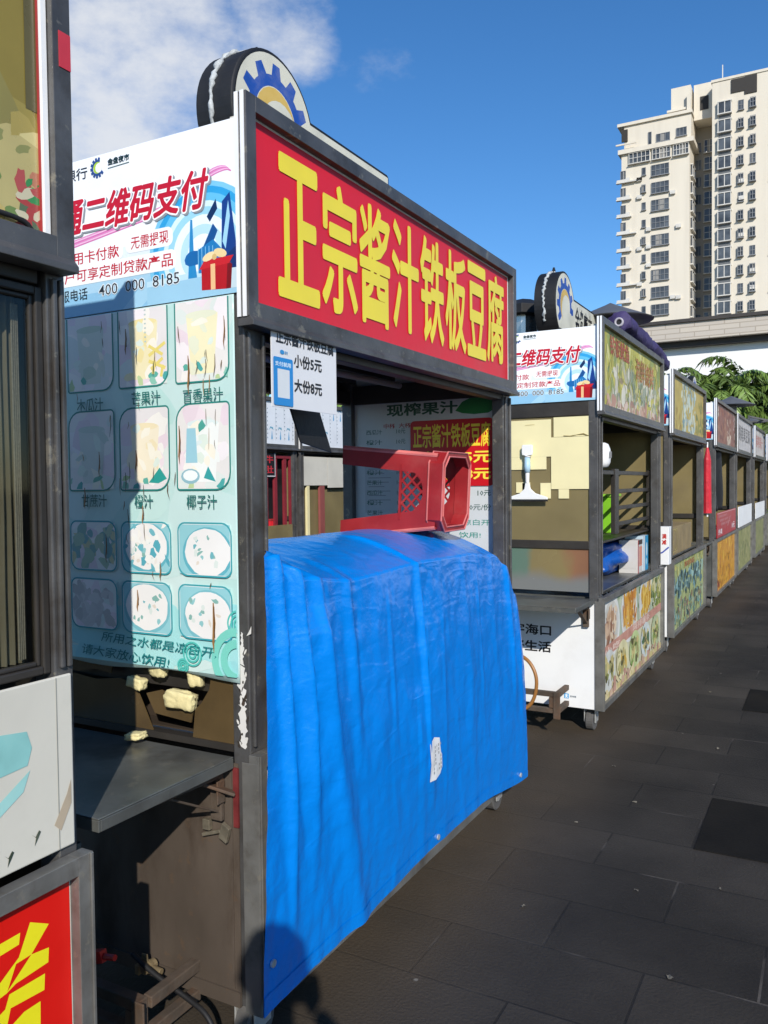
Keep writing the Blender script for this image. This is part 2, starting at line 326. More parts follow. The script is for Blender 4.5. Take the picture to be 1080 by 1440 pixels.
# ------------------------------------------------------------------ food cart kit
def ad_print(X0, yl, parent, full=True, lo=None):
    """payment advertisement on the near end; u is metres from the front edge"""
    x0 = lo if lo is not None else -.86
    P = Print((0, yl, 0), X_, Z_, clip=(x0, 1.987, -.012, 2.42))
    P.rect(x0, 1.98, 0, 2.43, 'F1F3F5'); P.rect(x0, 2.10, 0, 2.155, 'E2EEF4'); P.rect(x0, 1.98, 0, 2.112, 'CBE3EF'); P.rect(x0, 1.98, 0, 2.08, 'A9D0E6'); P.rect(x0, 1.98, 0, 2.045, '8DC0DF')
    P.poly([(-.28, 2.10), (-.20, 2.10), (-.36, 1.98), (-.43, 1.98)], 'A4CFE6')
    # swoosh
    for k in range(6):
        o = k*.006
        pts = [(-.85+t*.70, 2.175-o*.6+.025*math.sin(t*2.2)+.06*t*t) for t in [i/14 for i in range(15)]]
        P.stroke(pts, .0035, ['E08CC0', 'EFC0DC', 'D66FAE'][k % 3])
        P.stroke([(-.10-.055*math.cos(a)*1.0+o*.2, 2.275+(.032-o*.5)*math.sin(a)+.25*(-.055*math.cos(a))) for a in [i*math.pi*1.25/14-.9 for i in range(15)]], .003, ['E08CC0', 'EFC0DC', 'D66FAE'][k % 3])
    # blue dial
    for r, c in ((.185, '7CC6E8'), (.172, '2E9FD8'), (.155, '63BDE6'), (.135, 'D6EDF7'), (.12, '9CD5EE'), (.10, 'E9F5FA'), (.075, 'B9E0F1'), (.05, 'EEF7FB')):
        P.ell(-.135, 2.10, r, r*.98, c, 32)
    P.rect(-.33, 1.98, 0, 2.05, '9CCBE4')
    P.poly([(-.33, 2.05), (0, 2.06), (0, 2.045), (-.33, 2.035)], 'BFE0EF')
    P.poly([(-.155, 2.08), (-.10, 2.17), (-.085, 2.15), (-.135, 2.06)], '12508E')
    P.poly([(-.12, 2.19), (-.09, 2.23), (-.085, 2.205), (-.11, 2.175)], '0E2E5A')
    P.poly([(-.075, 2.05), (-.07, 2.22), (-.045, 2.24), (-.025, 2.10), (-.03, 2.04)], '123C86')
    P.poly([(-.07, 2.12), (-.05, 2.22), (-.045, 2.18), (-.06, 2.10)], '9FD2EE')
    P.poly([(-.185, 2.04), (-.18, 2.11), (-.175, 2.19), (-.168, 2.19), (-.165, 2.11), (-.155, 2.04)], '2789C4')
    P.ell(-.165, 2.09, .028, .02, '1666A8', 12, jit=.2); P.poly([(-.15, 2.05), (-.15, 2.11), (-.10, 2.13), (-.06, 2.09), (-.06, 2.04)], '1B78B8')
    P.ell(-.04, 2.055, .03, .045, '0F2F6B', 10, jit=.25)
    for a in range(5): P.stroke([(-.15+a*.012, 2.05), (-.15+a*.012, 2.115)], .0018, '8FCBEA')
    P.rect(-.045, 2.0, -.012, 2.05, 'C8DCE4')
    P.poly([(-.14, 2.005), (-.06, 2.0), (-.045, 2.065), (-.14, 2.06)], 'B5121B'); P.poly([(-.06, 2.0), (-.045, 2.0), (-.04, 2.06), (-.055, 2.066)], '7A0A10')
    P.poly([(-.148, 2.058), (-.05, 2.063), (-.035, 2.082), (-.13, 2.08)], 'CB1F27'); P.rect(-.11, 2.003, -.095, 2.068, 'F0C08A')
    P.ell(-.115, 2.088, .022, .010, 'F3DCA8', 12, .3); P.ell(-.078, 2.093, .022, .011, 'EBD29A', 12, -.3); P.ell(-.097, 2.085, .008, .008, 'D9B877', 8)
    # rounded plates with red words
    P.rrect(x0+.01, 2.125, -.415, 2.168, .016, 'F6F8F8'); P.rrect(-.405, 2.135, -.235, 2.185, .018, 'F6F8F8'); P.rrect(x0+.0, 2.073, -.225, 2.125, .018, 'F6F8F8')
    RED = 'C0142A'
    P.text('信用卡付款', -.655, 2.13, -.43, 2.166, RED, .012, 1); P.text('无需提现', -.385, 2.143, -.25, 2.178, RED, .012, 1)
    P.text('商户可享定制贷款产品', -.69, 2.081, -.236, 2.117, RED, .012, 1)
    P.text('客服电话', -.70, 2.03, -.555, 2.064, '20262C', .008, 1); P.text('400  000  8185', -.51, 2.033, -.215, 2.063, 'E8F0F4', .05, 2); P.text('400  000  8185', -.51, 2.033, -.215, 2.063, '20262C', .004, 2)
    if full: P.text('农商银行', -.73, 2.365, -.545, 2.398, '2A2F36', .01, 1)
    gear(P, -.505, 2.386, .028, .021, '2B4A86', 'A9C93B', 'F1F3F5')
    P.text('金盘夜市', -.465, 2.385, -.385, 2.402, '1E3230', .03, 1); P.stroke([(-.465, 2.377), (-.385, 2.379)], .002, '6A7A70')
    tt = '一码通二维码支付' if full else '一码通二维码支付'
    for du, dv, b_, c in ((.006, -.005, .075, '8F9499'), (0, 0, .075, 'FAFAFA'), (.0, 0, .03, 'C4122B')):
        P.text(tt, -.84+du, 2.216+dv, -.128+du, 2.312+dv, c, b_, 2, skew=.02)
    return P.build('lettering', PRINT, parent)
def gear(P, u, v, R, r, cb, cc, bgc, half=False):
    P.ring(u, v, r*.80, r, cb, 60, 330)
    for i in range(10):
        a = math.radians(75+i*27); c, s_ = math.cos(a), math.sin(a); w = R*.16
        P.poly([(u+r*.95*c-w*s_, v+r*.95*s_+w*c), (u+r*.95*c+w*s_, v+r*.95*s_-w*c), (u+R*c+w*.8*s_, v+R*s_-w*.8*c), (u+R*c-w*.8*s_, v+R*s_+w*.8*c)], cb)
    P.ell(u, v, r*.74, r*.74, cc, 24); P.ell(u+r*.26, v-r*.05, r*.62, r*.62, bgc, 24)

def topper(root, fx, cy, cz, R, y_end, ztop, thick=.13, text=True):
    pts = []
    a1 = math.asin(max(-1, min(1, (ztop-cz)/R)))
    for i in range(33):
        a = a1+(2*math.pi*.5+math.pi*.5-a1+.0)*0+ (math.radians(250)-a1)*i/32
        pts.append((cy+R*math.cos(a), cz+R*math.sin(a)))
    zb = 2.425
    pts = [q for q in pts if q[1] > zb]
    pts += [(pts[-1][0], zb), (y_end, zb), (y_end, ztop-.01), (y_end-.01, ztop)]
    o = MB().prism([(fx, y, z) for y, z in pts], (-thick, 0, 0)).build('topper_sign', BLACK, root, bevel=.006)
    # cream face inset from the black rim
    cyc = sum(p[0] for p in pts)/len(pts)
    P = Print((fx, 0, 0), Y_, Z_, base=.001)
    def inset(p, d):
        n = len(p); out = []
        for i in range(n):
            a, b, c = Vector(p[i-1]), Vector(p[i]), Vector(p[(i+1) % n])
            e1, e2 = (b-a), (c-b)
            if e1.length < 1e-6 or e2.length < 1e-6: continue
            n1 = Vector((-e1.y, e1.x)).normalized(); n2 = Vector((-e2.y, e2.x)).normalized(); nn = (n1+n2)
            if nn.length < 1e-3: continue
            nn.normalize(); out.append(tuple(b+nn*d/max(.4, nn.dot(n1))))
        return out
    P.poly(inset(pts, .012), 'D9D6C4')
    Rg = R*.83; r_ = R*.66
    P.ring(cy, cz, R*.50, r_, '1F4FA6', -12, 222, 30)
    for i in range(8):
        a = math.radians(-4+i*31); c, s_ = math.cos(a), math.sin(a); w = R*.115
        P.poly([(cy+r_*.97*c-w*s_, cz+r_*.97*s_+w*c), (cy+r_*.97*c+w*s_, cz+r_*.97*s_-w*c), (cy+Rg*c+w*.72*s_, cz+Rg*s_-w*.72*c), (cy+Rg*c-w*.72*s_, cz+Rg*s_+w*.72*c)], '1F4FA6')
    for k in range(12):
        a0, a1_ = math.radians(20+k*18), math.radians(38+k*18); f = lambda a: (math.sin((a-.35)/3.9*3.14))*R*.20
        P.poly([(cy+R*.49*math.cos(a0), cz+R*.49*math.sin(a0)), (cy+R*.49*math.cos(a1_), cz+R*.49*math.sin(a1_)), (cy+(R*.49-f(a1_))*math.cos(a1_), cz+(R*.49-f(a1_))*math.sin(a1_)), (cy+(R*.49-f(a0))*math.cos(a0), cz+(R*.49-f(a0))*math.sin(a0))], 'D8B45A')
    if text: P.text('金盘夜市', cy+R*1.05, zb+.02, min(y_end-.03, cy+R*1.05+.42), ztop-.035, '1C1C1C', .015, 1)
    P.build('emblem', FADED, o)
    # ragged grey sealant bead over the drum
    b = MB(); pr = []
    mx = fx-thick*.55
    for i in range(46):
        a = math.radians(62+ 150*i/45); pr.append((mx+random.uniform(-.006, .006), cy+(R+.002)*math.cos(a), cz+(R+.002)*math.sin(a)))
    pr = [p for p in pr if p[2] > zb]
    b.tube(pr, [random.uniform(.004, .012) for _ in pr], 6); b.build('sealant', mat('grey_sealant', (.45, .47, .47), .6, 0, .3, 60, .4, 80), o, smooth=True)
    b = MB(); b.bar((mx, cy-.02, cz+R-.015), (mx, cy+.015, cz+R+.03), .012, .03); b.build('lug', BLACK, o, bevel=.002)
    return o

def caster(root, x, y, r=.062, face=0):
    c = MB(); c.box(x-.045, x+.045, y-.045, y+.045, .135, .142)
    for s_ in (-1, 1): c.obox((x+s_*.032, y+.012, .095), (.003, 0, 0), (0, .036, .0), (0, .0, .042))
    o = c.build('caster', mat_zinc, root, bevel=.002)
    w = MB(); w.tube([(x-.024, y+.02, r), (x-.02, y+.02, r), (x+.02, y+.02, r), (x+.024, y+.02, r)], [r*.9, r, r, r*.9], 22); w.build('wheel', RUBBER, o)
    h = MB(); h.tube([(x-.028, y+.02, r), (x+.028, y+.02, r)], r*.35, 12); h.build('hub', mat_zinc, o)
mat_zinc = mat('zinc_bracket', (.7, .7, .67), .4, .6, .2, 12, .05, 30, .4, (.12, .1, .08))

def frame_ring(mb, axis, c, a0, a1, z0, z1, w, d0, d1):
    """four butted bars of a rectangular frame. axis 'x': lies in the y-z plane"""
    for (u0, u1, v0, v1) in ((a0, a0+w, z0, z1), (a1-w, a1, z0, z1), (a0+w, a1-w, z0, z0+w), (a0+w, a1-w, z1-w, z1)):
        if axis == 'x': mb.box(d0, d1, u0, u1, v0, v1)
        else: mb.box(u0, u1, d0, d1, v0, v1)

def cart(X0, Y0, L, label, D=.90, sign=None, front=None, top=None, simple=False, ad=True, group='food carts parked in a row', sign_z=(1.92, 2.47), low=(.14, .815), skip=(), pw=.085, chan=.83):
    root = empty('food_cart', (X0, Y0, 0), label, 'food cart', group)
    z0s, z1s = sign_z
    p = .055
    for x0, x1, y0, y1 in ((-p-.012, -.012, 0, pw), (-p-.012, -.012, L-pw, L), (-D, -D+p, 0, p), (-D, -D+p, L-p, L)):
        b = MB(); b.box(x0, x1, y0, y1, .145, 2.41)
        if x0 > -.2: b.box(x1, x1+.010, y0+.008, y0+.018, chan, 1.89); b.box(x1, x1+.010, y1-.018, y1-.008, chan, 1.89)
        b.build('post', STEEL, root, bevel=.003)
    box('roof', DSTEEL, root, -D+.01, -.07, .01, L-.01, 2.411, 2.424)
    b = MB()
    for y in (.0, L-.04): b.box(-D+p, -.067, y+.002, y+.038, 1.90, 1.992); b.box(-D+p, -.067, y+.002, y+.038, 1.10, 1.15)
    b.box(-D+.004, -D+.05, p, L-p, 1.90, 1.96); b.box(-D+.004, -D+.05, p, L-p, .80, .85); b.box(-.062, -.017, p, L-p, 1.875, 1.93)
    for i in range(7): b.box(-D+.06+i*.11, -D+.085+i*.11, p, L-p, 2.0, 2.03)
    b.build('rail', DSTEEL, root, bevel=.003)
    # sign box over the opening
    b = MB(); w = .04
    frame_ring(b, 'x', 0, -.025, L-.005, z0s, z1s, w, -.01, .024)
    b.box(-.0115, .0235, -.0225, -.0055, z0s+.01, z1s-.004)
    # canted bottom moulding
    b.prism([(.0245, -.024, z0s+.004), (.036, -.024, z0s-.010), (.036, -.024, z0s-.022), (-.0115, -.024, z0s-.022), (-.0115, -.024, z0s-.001), (.0245, -.024, z0s-.001)], (0, L+.018, 0))
    so = b.build('sign_frame', STEEL, root, bevel=.003)
    b = MB()
    for xx in (-.0105, .007): b.box(xx, xx+.011, -.028, -.0255, z0s+.0, z1s+.0)
    b.build('trim', ALU, so)
    b = MB(); b.box(-.055, -.004, .012, L-.045, z0s+w-.004, z1s-w+.004); so2 = b.build('sign_panel', OLDWHITE, root)
    if sign: sign(root, so2, L)
    # lower front panel and counter
    b = MB(); w = .035
    frame_ring(b, 'x', 0, -.012, L+.008, low[0], low[1], w, -.009, .022)
    for y in (-.012, L-.004): b.box(.0222, .027, y+.003, y+.009, low[0], low[1])
    b.box(-.03, .0205, -.0145, -.0125, low[0]+.002, low[1]-.02)
    fo = b.build('front_frame', LSTEEL, root, bevel=.0025)
    fp = box('front_panel', OLDWHITE, root, -.03, -.003, .02, L-.025, low[0]+w-.004, low[1]-w+.004, 0)
    if front: front(root, fp, L)
    box('counter', STAIN, root, -D+.056, -.07, .057, L-.057, .79, .812)
    box('floor_pan', DSTEEL, root, -D+.01, -.07, .01, L-.01, .147, .165)
    box('upper_panel', DSTEEL, root, -D-.004, -D-.001, .01, L-.01, 1.962, 2.41, 0)
    if 'back' not in skip: box('back_panel', DSTEEL, root, -D-.004, -D-.001, .01, L-.01, .17, .80)
    for x in (-.075, -D+.075):
        for y in (.06, L-.10): caster(root, x, y)
    if ad:
        for s_, yl in ((0, -.006), (1, L+.002)):
            b = MB(); b.box(-D+.02, -.0115, yl, yl+.004, 1.987, 2.42); o = b.build('end_advert', WHITEP, root)
            if s_ == 0: ad_print(X0, yl, o)
    if top: topper(root, *top)
    return root
# ------------------------------------------------------------------ sign artwork
def tofu_sign(root, so, L):
    P = Print((-.004, 0, 0), Y_, Z_, base=.004)
    P.rect(.035, 1.958, L-.05, 2.432, 'E8E4E0')
    def wp(u, v): return .006*math.sin(u*9+v*4)*math.exp(-u*1.5)+.004*math.sin(u*23+v*17)*math.exp(-u*3)
    for i in range(40):
        u0 = .042+(L-.102)*i/40; u1 = .042+(L-.102)*(i+1)/40
        P.poly([(u0, 1.963), (u1, 1.963), (u1, 2.424), (u0, 2.424)], 'D91A2C', 2)
    P.k = 2
    o = P.build('banner', mat('red_banner_vinyl', (1, 1, 1), .42, 0, .07, 4, .25, 3.2, attr=True), so)
    P = Print((-.004, 0, 0), Y_, Z_, base=.0062)
    n = 8; a, bb = .135, L-.10
    for i, ch in enumerate('正宗酱汁铁板豆腐'):
        u = a+(bb-a)*i/n; w = (bb-a)/n*.90; dz = .015*i/7
        ps, x0, x1, y0, y1 = glyph(ch, .028, 3); tall = (y1-y0)
        P.text(ch, u, 2.012+dz+(.01 if i == 3 else 0), u+w, 2.375+dz, 'F2DC3C', .021, 3)
    P.build('lettering', PRINT, so)
def food_art(P, u0, v0, u1, v1, pal, n=90, sz=(.02, .07), elong=1.8, seed=1):
    rr = random.Random(seed)
    for i in range(n):
        u, v = rr.uniform(u0, u1), rr.uniform(v0, v1); a = rr.uniform(*sz); rot = rr.uniform(0, 3.14); c = rr.choice(pal)
        st = random.getstate(); random.seed(seed*1000+i)
        P.ell(u, v, a, a/rr.uniform(1.2, elong+.6), c, 11, rot, .22); random.setstate(st)
def clipP(u0, v0, u1, v1, fx=-.0035, **k): return Print((fx, 0, 0), Y_, Z_, clip=(u0, v0, u1, v1), base=.001, **k)
def squid_sign(root, so, L):
    P = clipP(.02, 1.958, L-.05, 2.43); P.rect(0, 1.9, L, 2.5, 'B9B34C')
    food_art(P, 0, 1.95, L, 2.43, ['C8C25A', 'B4AE48', '98A254', 'D2CC86', '8D9A58', 'CFC46A', 'A9A67A'], 150, (.03, .10), 2.6, 3)
    food_art(P, .3, 1.95, L, 2.22, ['B9B59A', '98A08A', 'C9C3AE', '7F8C74', 'D8D3C0', 'A8926E'], 130, (.02, .08), 3, 4)
    food_art(P, .0, 1.95, L, 2.03, ['C9A58C', 'B98C78', 'D9C0AE', 'A77F6A'], 60, (.02, .06), 2, 5)
    P.text('铁板鱿鱼', .25, 2.29, .80, 2.405, 'A8502C', .03, 2); P.text('海鲜烧烤', 1.0, 2.2, 1.65, 2.36, 'B0703A', .02, 2)
    for i in range(60):
        rr = random.Random(i); u = rr.uniform(.1, L-.1); v = rr.uniform(2.0, 2.3); P.stroke([(u, v), (u+rr.uniform(-.04, .04), v+.06), (u+rr.uniform(-.08, .08), v+.13)], .006, rr.choice(['77803E', 'D9D296', '8A7A3E', 'E0DCA8']))
    P.build('picture', FADED, so)
def fries_front(root, fp, L):
    P = clipP(.025, .175, L-.03, .78); P.rect(0, .1, L, .85, 'C9C6A8')
    P.rect(0, .5, L, .85, 'A9B39A')
    food_art(P, 0, .5, L, .80, ['8FA07A', 'B9BDA0', 'D8D2B8', '6F8458'], 70, (.02, .08), 2, 8)
    def plate(u, v, a, pal, sd, n=60):
        P.ell(u, v, a, a*.85, 'D9D8D2', 28); P.ell(u, v, a*.84, a*.70, 'C9C6BC', 28); food_art(P, u-a*.55, v-a*.42, u+a*.55, v+a*.42, pal, n, (.02, .055), 2.4, sd)
    plate(.28, .60, .24, ['B08A68', 'C9A98A', '8A5F48', 'D9C2A4', 'A98070'], 21)
    plate(.80, .63, .25, ['C8862E', 'D9A03C', 'B06A24', 'E0B458'], 22)
    for i in range(46):
        rr = random.Random(i+500); u = rr.uniform(.62, 1.0); v = rr.uniform(.52, .70); P.stroke([(u, v), (u+rr.uniform(-.06, .06), v+rr.uniform(.06, .13))], .022, rr.choice(['D69A34', 'C8822A', 'E0B050', 'B87224']))
    plate(1.32, .63, .20, ['C99A3A', 'B8862E', 'D9B45A'], 23)
    for i in range(30):
        rr = random.Random(i+700); u = rr.uniform(1.22, 1.55); v = rr.uniform(.54, .66); P.stroke([(u, v), (u+rr.uniform(-.03, .03), v+rr.uniform(.08, .13))], .03, rr.choice(['CFA02E', 'BF8A22', 'DDB850']))
    food_art(P, 1.6, .5, L, .78, ['7E8A3C', 'A9A85A', 'C9C28E', '5F7038'], 40, (.02, .06), 2, 24)
    P.poly([(0, .43), (L, .475), (L, .535), (0, .50)], 'C08A78'); P.text('小吃', .1, .445, .5, .487, 'E0C8B8', .02, 1); P.text('鸡排薯条', .9, .47, 1.5, .52, 'DDBFAE', .02, 1)
    P.rect(0, .17, L, .215, 'C9B77E')
    for i, (c1, sd) in enumerate((('7A7F3E', 31), ('C9A23E', 32), ('6E8C3A', 33), ('4F6A4A', 34), ('8A9A4E', 35))):
        u = .2+i*.38; P.ell(u, .34, .17, .13, ['CFCFC6', 'D8CFA0', 'B9C98A', 'C9CFC9', 'B0B88E'][i], 20); food_art(P, u-.11, .27, u+.11, .41, [c1, 'A9A26A', '5F5A34', 'C9B87A'], 34, (.02, .05), 2.2, sd)
    food_art(P, .0, .17, L, .25, ['C9A88E', 'B98E7A', 'D9C89A'], 50, (.02, .05), 2, 36)
    P.build('picture', FADED, fp)
def plain_sign(bgc, blocks, seed, words=None):
    def f(root, so, L):
        P = clipP(.02, 1.958, L-.05, 2.43); P.rect(0, 1.9, L, 2.5, bgc)
        for (u0, v0, u1, v1, pal, n, sz) in blocks: food_art(P, u0*L, v0, u1*L, v1, pal, n, sz, 2.2, seed+int(u0*10))
        for (t, u0, v0, u1, v1, c) in (words or []): P.text(t, u0*L, v0, u1*L, v1, c, .02, 1)
        P.build('picture', FADED, so)
    return f
def plain_front(bgc, blocks, seed, words=None):
    def f(root, fp, L):
        P = clipP(.02, .17, L-.03, .78); P.rect(0, .1, L, .85, bgc)
        for (u0, v0, u1, v1, pal, n, sz) in blocks: food_art(P, u0*L, v0, u1*L, v1, pal, n, sz, 2.2, seed+int(u0*10))
        for (t, u0, v0, u1, v1, c) in (words or []): P.text(t, u0*L, v0, u1*L, v1, c, .02, 1)
        P.build('picture', FADED, fp)
    return f
def shelf(root, D, y0=-.45, z=.80, x1=-.08, th=.028):
    b = MB(); b.box(-D+.12, x1, y0, -.016, z-.004, z); b.box(-D+.12, x1, y0, y0+.006, z-th, z-.0045); b.box(x1-.006, x1, y0+.0065, -.016, z-th, z-.0045)
    o = b.build('shelf', STAIN, root, bevel=.0015)
    for x in (x1-.05, -D+.2):
        k = MB(); k.bar((x, -.02, z-.15), (x, y0*.5, z-.04), .022, .006); k.bar((x+.001, -.02, z-.05), (x+.001, y0*.55, z-.042), .03, .016); k.box(x-.018, x+.018, -.03, -.017, z-.17, z-.045); k.box(x+.019, x+.024, -.05, -.02, z-.12, z-.06)
        k.build('bracket', RUST, o, bevel=.002)
    return o
def pane(root, name, mt, x0, x1, y, z0, z1, th=.004): return box(name, mt, root, x0, x1, y, y+th, z0, z1, 0)
# ------------------------------------------------------------------ main stall
def menu_banner(root):
    X0 = -1.29
    mb = MB()
    mb.grid(lambda a, b: (-.87+a*.835, -.0095, 1.003+b*.98+(1-b)*.006*math.sin(a*11)), 24, 24)
    o = mb.build('menu_banner', mat('teal_menu_film', (.50, .68, .65), .3, 0, .1, 3, .03, 6), root, smooth=True, solid=.002)
    P = Print((-X0, -.0107, 0), X_, Z_, clip=(-2.155, 1.012, -1.328, 1.98), base=.001)
    P.rect(-2.16, 1.0, -1.3, 1.99, 'BFDDD8'); 
    rr = random.Random(5)
    for i in range(60):
        P.ell(rr.uniform(-2.15, -1.33), rr.uniform(1.0, 1.99), rr.uniform(.04, .13), rr.uniform(.03, .10), rr.choice(['C2E0DA', 'B9DCD6', 'C6E0DC', 'CDE2DE']), 14, rr.uniform(0, 3), .1)
    for i in range(34):
        P.ell(rr.uniform(-2.15, -1.33), rr.uniform(1.0, 1.2), rr.uniform(.05, .12), rr.uniform(.02, .06), rr.choice(['A5DCDC', '9AD6D8', 'ACDEDC']), 14, 0, .1)
    cols = ((-2.125, -1.945), (-1.925, -1.746), (-1.724, -1.545), (-1.518, -1.341))
    rows = ((1.771, 1.995, 'cup'), (1.492, 1.715, 'cup'), (1.267, 1.405, 'bowl'), (1.102, 1.242, 'bowl'))
    G1, G2 = '2A847C', '3C9FAA'
    for ri, (v0, v1, kd) in enumerate(rows):
        for ci, (u0, u1) in enumerate(cols):
            if kd == 'cup': rad = [.008, .045, .012, .045] if ri else [.008, .04, .012, .012]
            else: rad = [.03, .022, .03, .022]
            pts = P.rrpts(u0, v0, u1, v1, rad)
            P.poly(pts, ['E6E2DE', 'EBE6E2', 'E4DFDE'][ci % 3] if kd == 'cup' else 'E9E9E6')
            cl = P.clip; P.clip = (u0+.004, v0+.004, u1-.004, min(v1-.004, 1.98)); w, h = u1-u0, v1-v0; cu, cv = (u0+u1)/2, (v0+v1)/2
            for q in range(16): P.ell(rr.uniform(u0, u1), rr.uniform(v0, v1), rr.uniform(.015, .05), rr.uniform(.015, .05), rr.choice(['F0E9EA', 'ECDDE2', 'DDE4DE', 'F1EDE6', 'E6D5DC']), 12, rr.uniform(0, 3), .15)
            if kd == 'cup':
                jc = [['D8E2C0', 'CBD9B0'], ['D6DED0', 'C4D3C0'], ['EEE3B8', 'ECDDA0'], ['EFE8C0', 'E4E6CC']][ci] if ri == 0 else [['DADCCB'], ['D8DED6', 'CBD6CC'], ['F1E6CC', 'EEDFB8'], ['EEF0EC', 'DCE8E6']][ci]
                P.poly([(cu-.05, cv+.06), (cu-.035, v0+.02), (cu+.04, v0+.02), (cu+.055, cv+.06)], jc[0]); P.ell(cu, cv+.06, .052, .010, jc[-1], 16)
                for q in range(10): P.ell(cu+rr.uniform(-.05, .05), cv+rr.uniform(-.09, .06), rr.uniform(.008, .03), rr.uniform(.006, .02), rr.choice(jc+['F3EDDC', 'DDE8DC']), 9, rr.uniform(0, 3), .3)
                for q in range(4): P.ell(rr.uniform(u0, u1), v0+rr.uniform(0, .04), rr.uniform(.01, .022), rr.uniform(.005, .012), ['5FAE9E', '8CC4B0', '4FA8A4', 'B9CE9A'][q], 9, rr.uniform(0, 3), .35)
                if ri == 1 and ci == 2: P.poly([(u1-.075, v0+.02), (u1-.035, v0+.06), (u1-.01, v0+.03), (u1-.04, v0+.018)], '2E9C92')
                if ri == 1 and ci == 3:
                    P.poly([(u0+.03, v0+.07), (u0+.035, v0+.16), (u0+.065, v0+.16), (u0+.07, v0+.07)], '9CCBD8'); P.ell(u0+.045, v0+.035, .032, .02, '8FB9C4', 14); P.ell(u0+.045, v0+.037, .025, .014, 'EEF2F0', 14); P.poly([(u0+.09, v0+.03), (u0+.105, v0+.06), (u0+.13, v0+.02)], '3AA0A0'); P.ell(u0+.085, v0+.165, .013, .015, '4FA294', 9, 0, .3)
                if ri == 0 and ci == 2:
                    for a, b, c, d in ((.62, .48, .9, .36), (.62, .36, .95, .5), (.66, .2, .9, .32), (.62, .3, .95, .2), (.7, .14, .74, .3), (.86, .1, .9, .24)): P.stroke([(u0+a*w, v0+b*h), (u0+c*w, v0+d*h)], .009, 'E9D77A')
                    for q in range(8): P.ell(u0+.1, v1-.02-q*.012, .004, .0025, 'B9C9C4', 6)
            else:
                sh = [(.0, .0), (.0, .0), (.0, .0), (.01, -.01)][ci]
                if (ri, ci) in ((2, 3), (3, 3), (3, 2), (2, 2), (2, 0), (3, 0)):
                    P.rect(u0, v0, u1, v1, '93CBD2' if ci > 1 else 'C6D6D4')
                    P.ell(cu+sh[0], cv+sh[1], w*.47, h*.50, '62B0BE' if ri == 2 else '79BAC4', 26); P.ell(cu+sh[0], cv+sh[1]+.003, w*.43, h*.45, 'EDEBE8', 26, 0, .03)
                    for q in range(12): P.ell(cu+rr.uniform(-.05, .05), cv+rr.uniform(-.04, .04), rr.uniform(.004, .012), rr.uniform(.003, .008), rr.choice(['6FB2BA', '8FC4C6', 'E0D6C8', 'D9E2DC', '86B4AC']), 8, rr.uniform(0, 3), .35)
                    if (ri, ci) == (2, 2): 
                        for q in range(26): P.ell(u0+rr.uniform(.01, w), v0+rr.uniform(.01, h), rr.uniform(.006, .018), rr.uniform(.005, .014), rr.choice(['EFEFEA', 'E9E4DC', '58A9B8', '6FB5C0', 'F1EEE6']), 8, rr.uniform(0, 3), .4)
                else:
                    base = {(2, 1): ['8FB8AA', 'A9C4AE', 'CFCBA4', '86B0AA', 'B4C6AE', '7FAEB2']}.get((ri, ci), ['D4CFCC', 'CDC8C6', 'DAD5D2', 'C2BEBC'])
                    for q in range(34): P.ell(cu+rr.uniform(-.08, .08), cv+rr.uniform(-.05, .05), rr.uniform(.01, .03), rr.uniform(.008, .02), rr.choice(base), 9, rr.uniform(0, 3), .3)
            P.clip = cl
            P.stroke(pts, .0045, G1 if kd == 'cup' else G2, True)
    for t, u0, u1, v in (('木瓜汁', -1.886, -1.782, 1.733), ('芒果汁', -1.674, -1.57, 1.74), ('百香果汁', -1.491, -1.358, 1.735), ('甘蔗汁', -1.875, -1.776, 1.463), ('橙汁', -1.671, -1.603, 1.462), ('椰子汁', -1.485, -1.383, 1.461), ('西瓜汁', -2.09, -1.985, 1.733), ('苹果汁', -2.09, -1.985, 1.463)):
        P.text(t, u0, v-.018, u1, v+.018, '2B6F68', .008, 1)
    for u, v, R in ((-1.475, 1.06, .033), (-1.508, 1.026, .02), (-1.322, 1.15, .035)):
        for k in range(3): P.ring(u, v, R*(1-k*.3), R*(1-k*.3)-.005, '57C0B4')
    for k, R in enumerate((.085, .055)): P.ring(-1.325, 1.055, R, R-.022, '7CD0C0')
    P.text('所用之水都是凉白开,', -1.81, 1.066, -1.395, 1.096, '1F7F80', .004, 1, slope=-.012, skew=.008); P.text('请大家放心饮用!', -1.89, 1.026, -1.56, 1.056, '1F7F80', .004, 1, slope=-.012, skew=.008)
    # scratches through the film showing the board beneath
    for i in range(52):
        u, v = rr.uniform(-2.14, -1.34), rr.choice([rr.uniform(1.5, 1.97), rr.uniform(1.2, 1.9)]); l = rr.uniform(.015, .06); w = rr.uniform(.0018, .004)
        P.stroke([(u, v), (u+rr.uniform(-.003, .003), v-l*.5), (u+rr.uniform(-.006, .006), v-l)], [w*.5, w, .0008], rr.choice(['7E6A4C', '5E5A46', '6A5640', 'A07E4E', '77664C']))
    for u, v, l, w in ((-1.69, 1.93, .07, .006), (-1.66, 1.60, .06, .006), (-1.505, 1.66, .10, .006), (-1.40, 1.20, .13, .009), (-1.47, 1.84, .10, .006), (-1.665, 1.22, .06, .006), (-1.35, 1.93, .08, .004), (-1.64, 1.45, .05, .005), (-1.58, 1.30, .05, .004), (-1.80, 1.60, .07, .005), (-1.86, 1.50, .06, .006), (-1.78, 1.37, .08, .005)):
        P.stroke([(u, v), (u+.002, v-l*.4), (u-.002, v-l*.8), (u, v-l)], [w*.4, w, w*.8, .001], rr.choice(['8A6234', '9A7040', '7A5A36'])); P.stroke([(u+.002, v-.01), (u+.003, v-l*.7)], w*.35, '5A4128')
    P.build('lettering', PRINT, o)
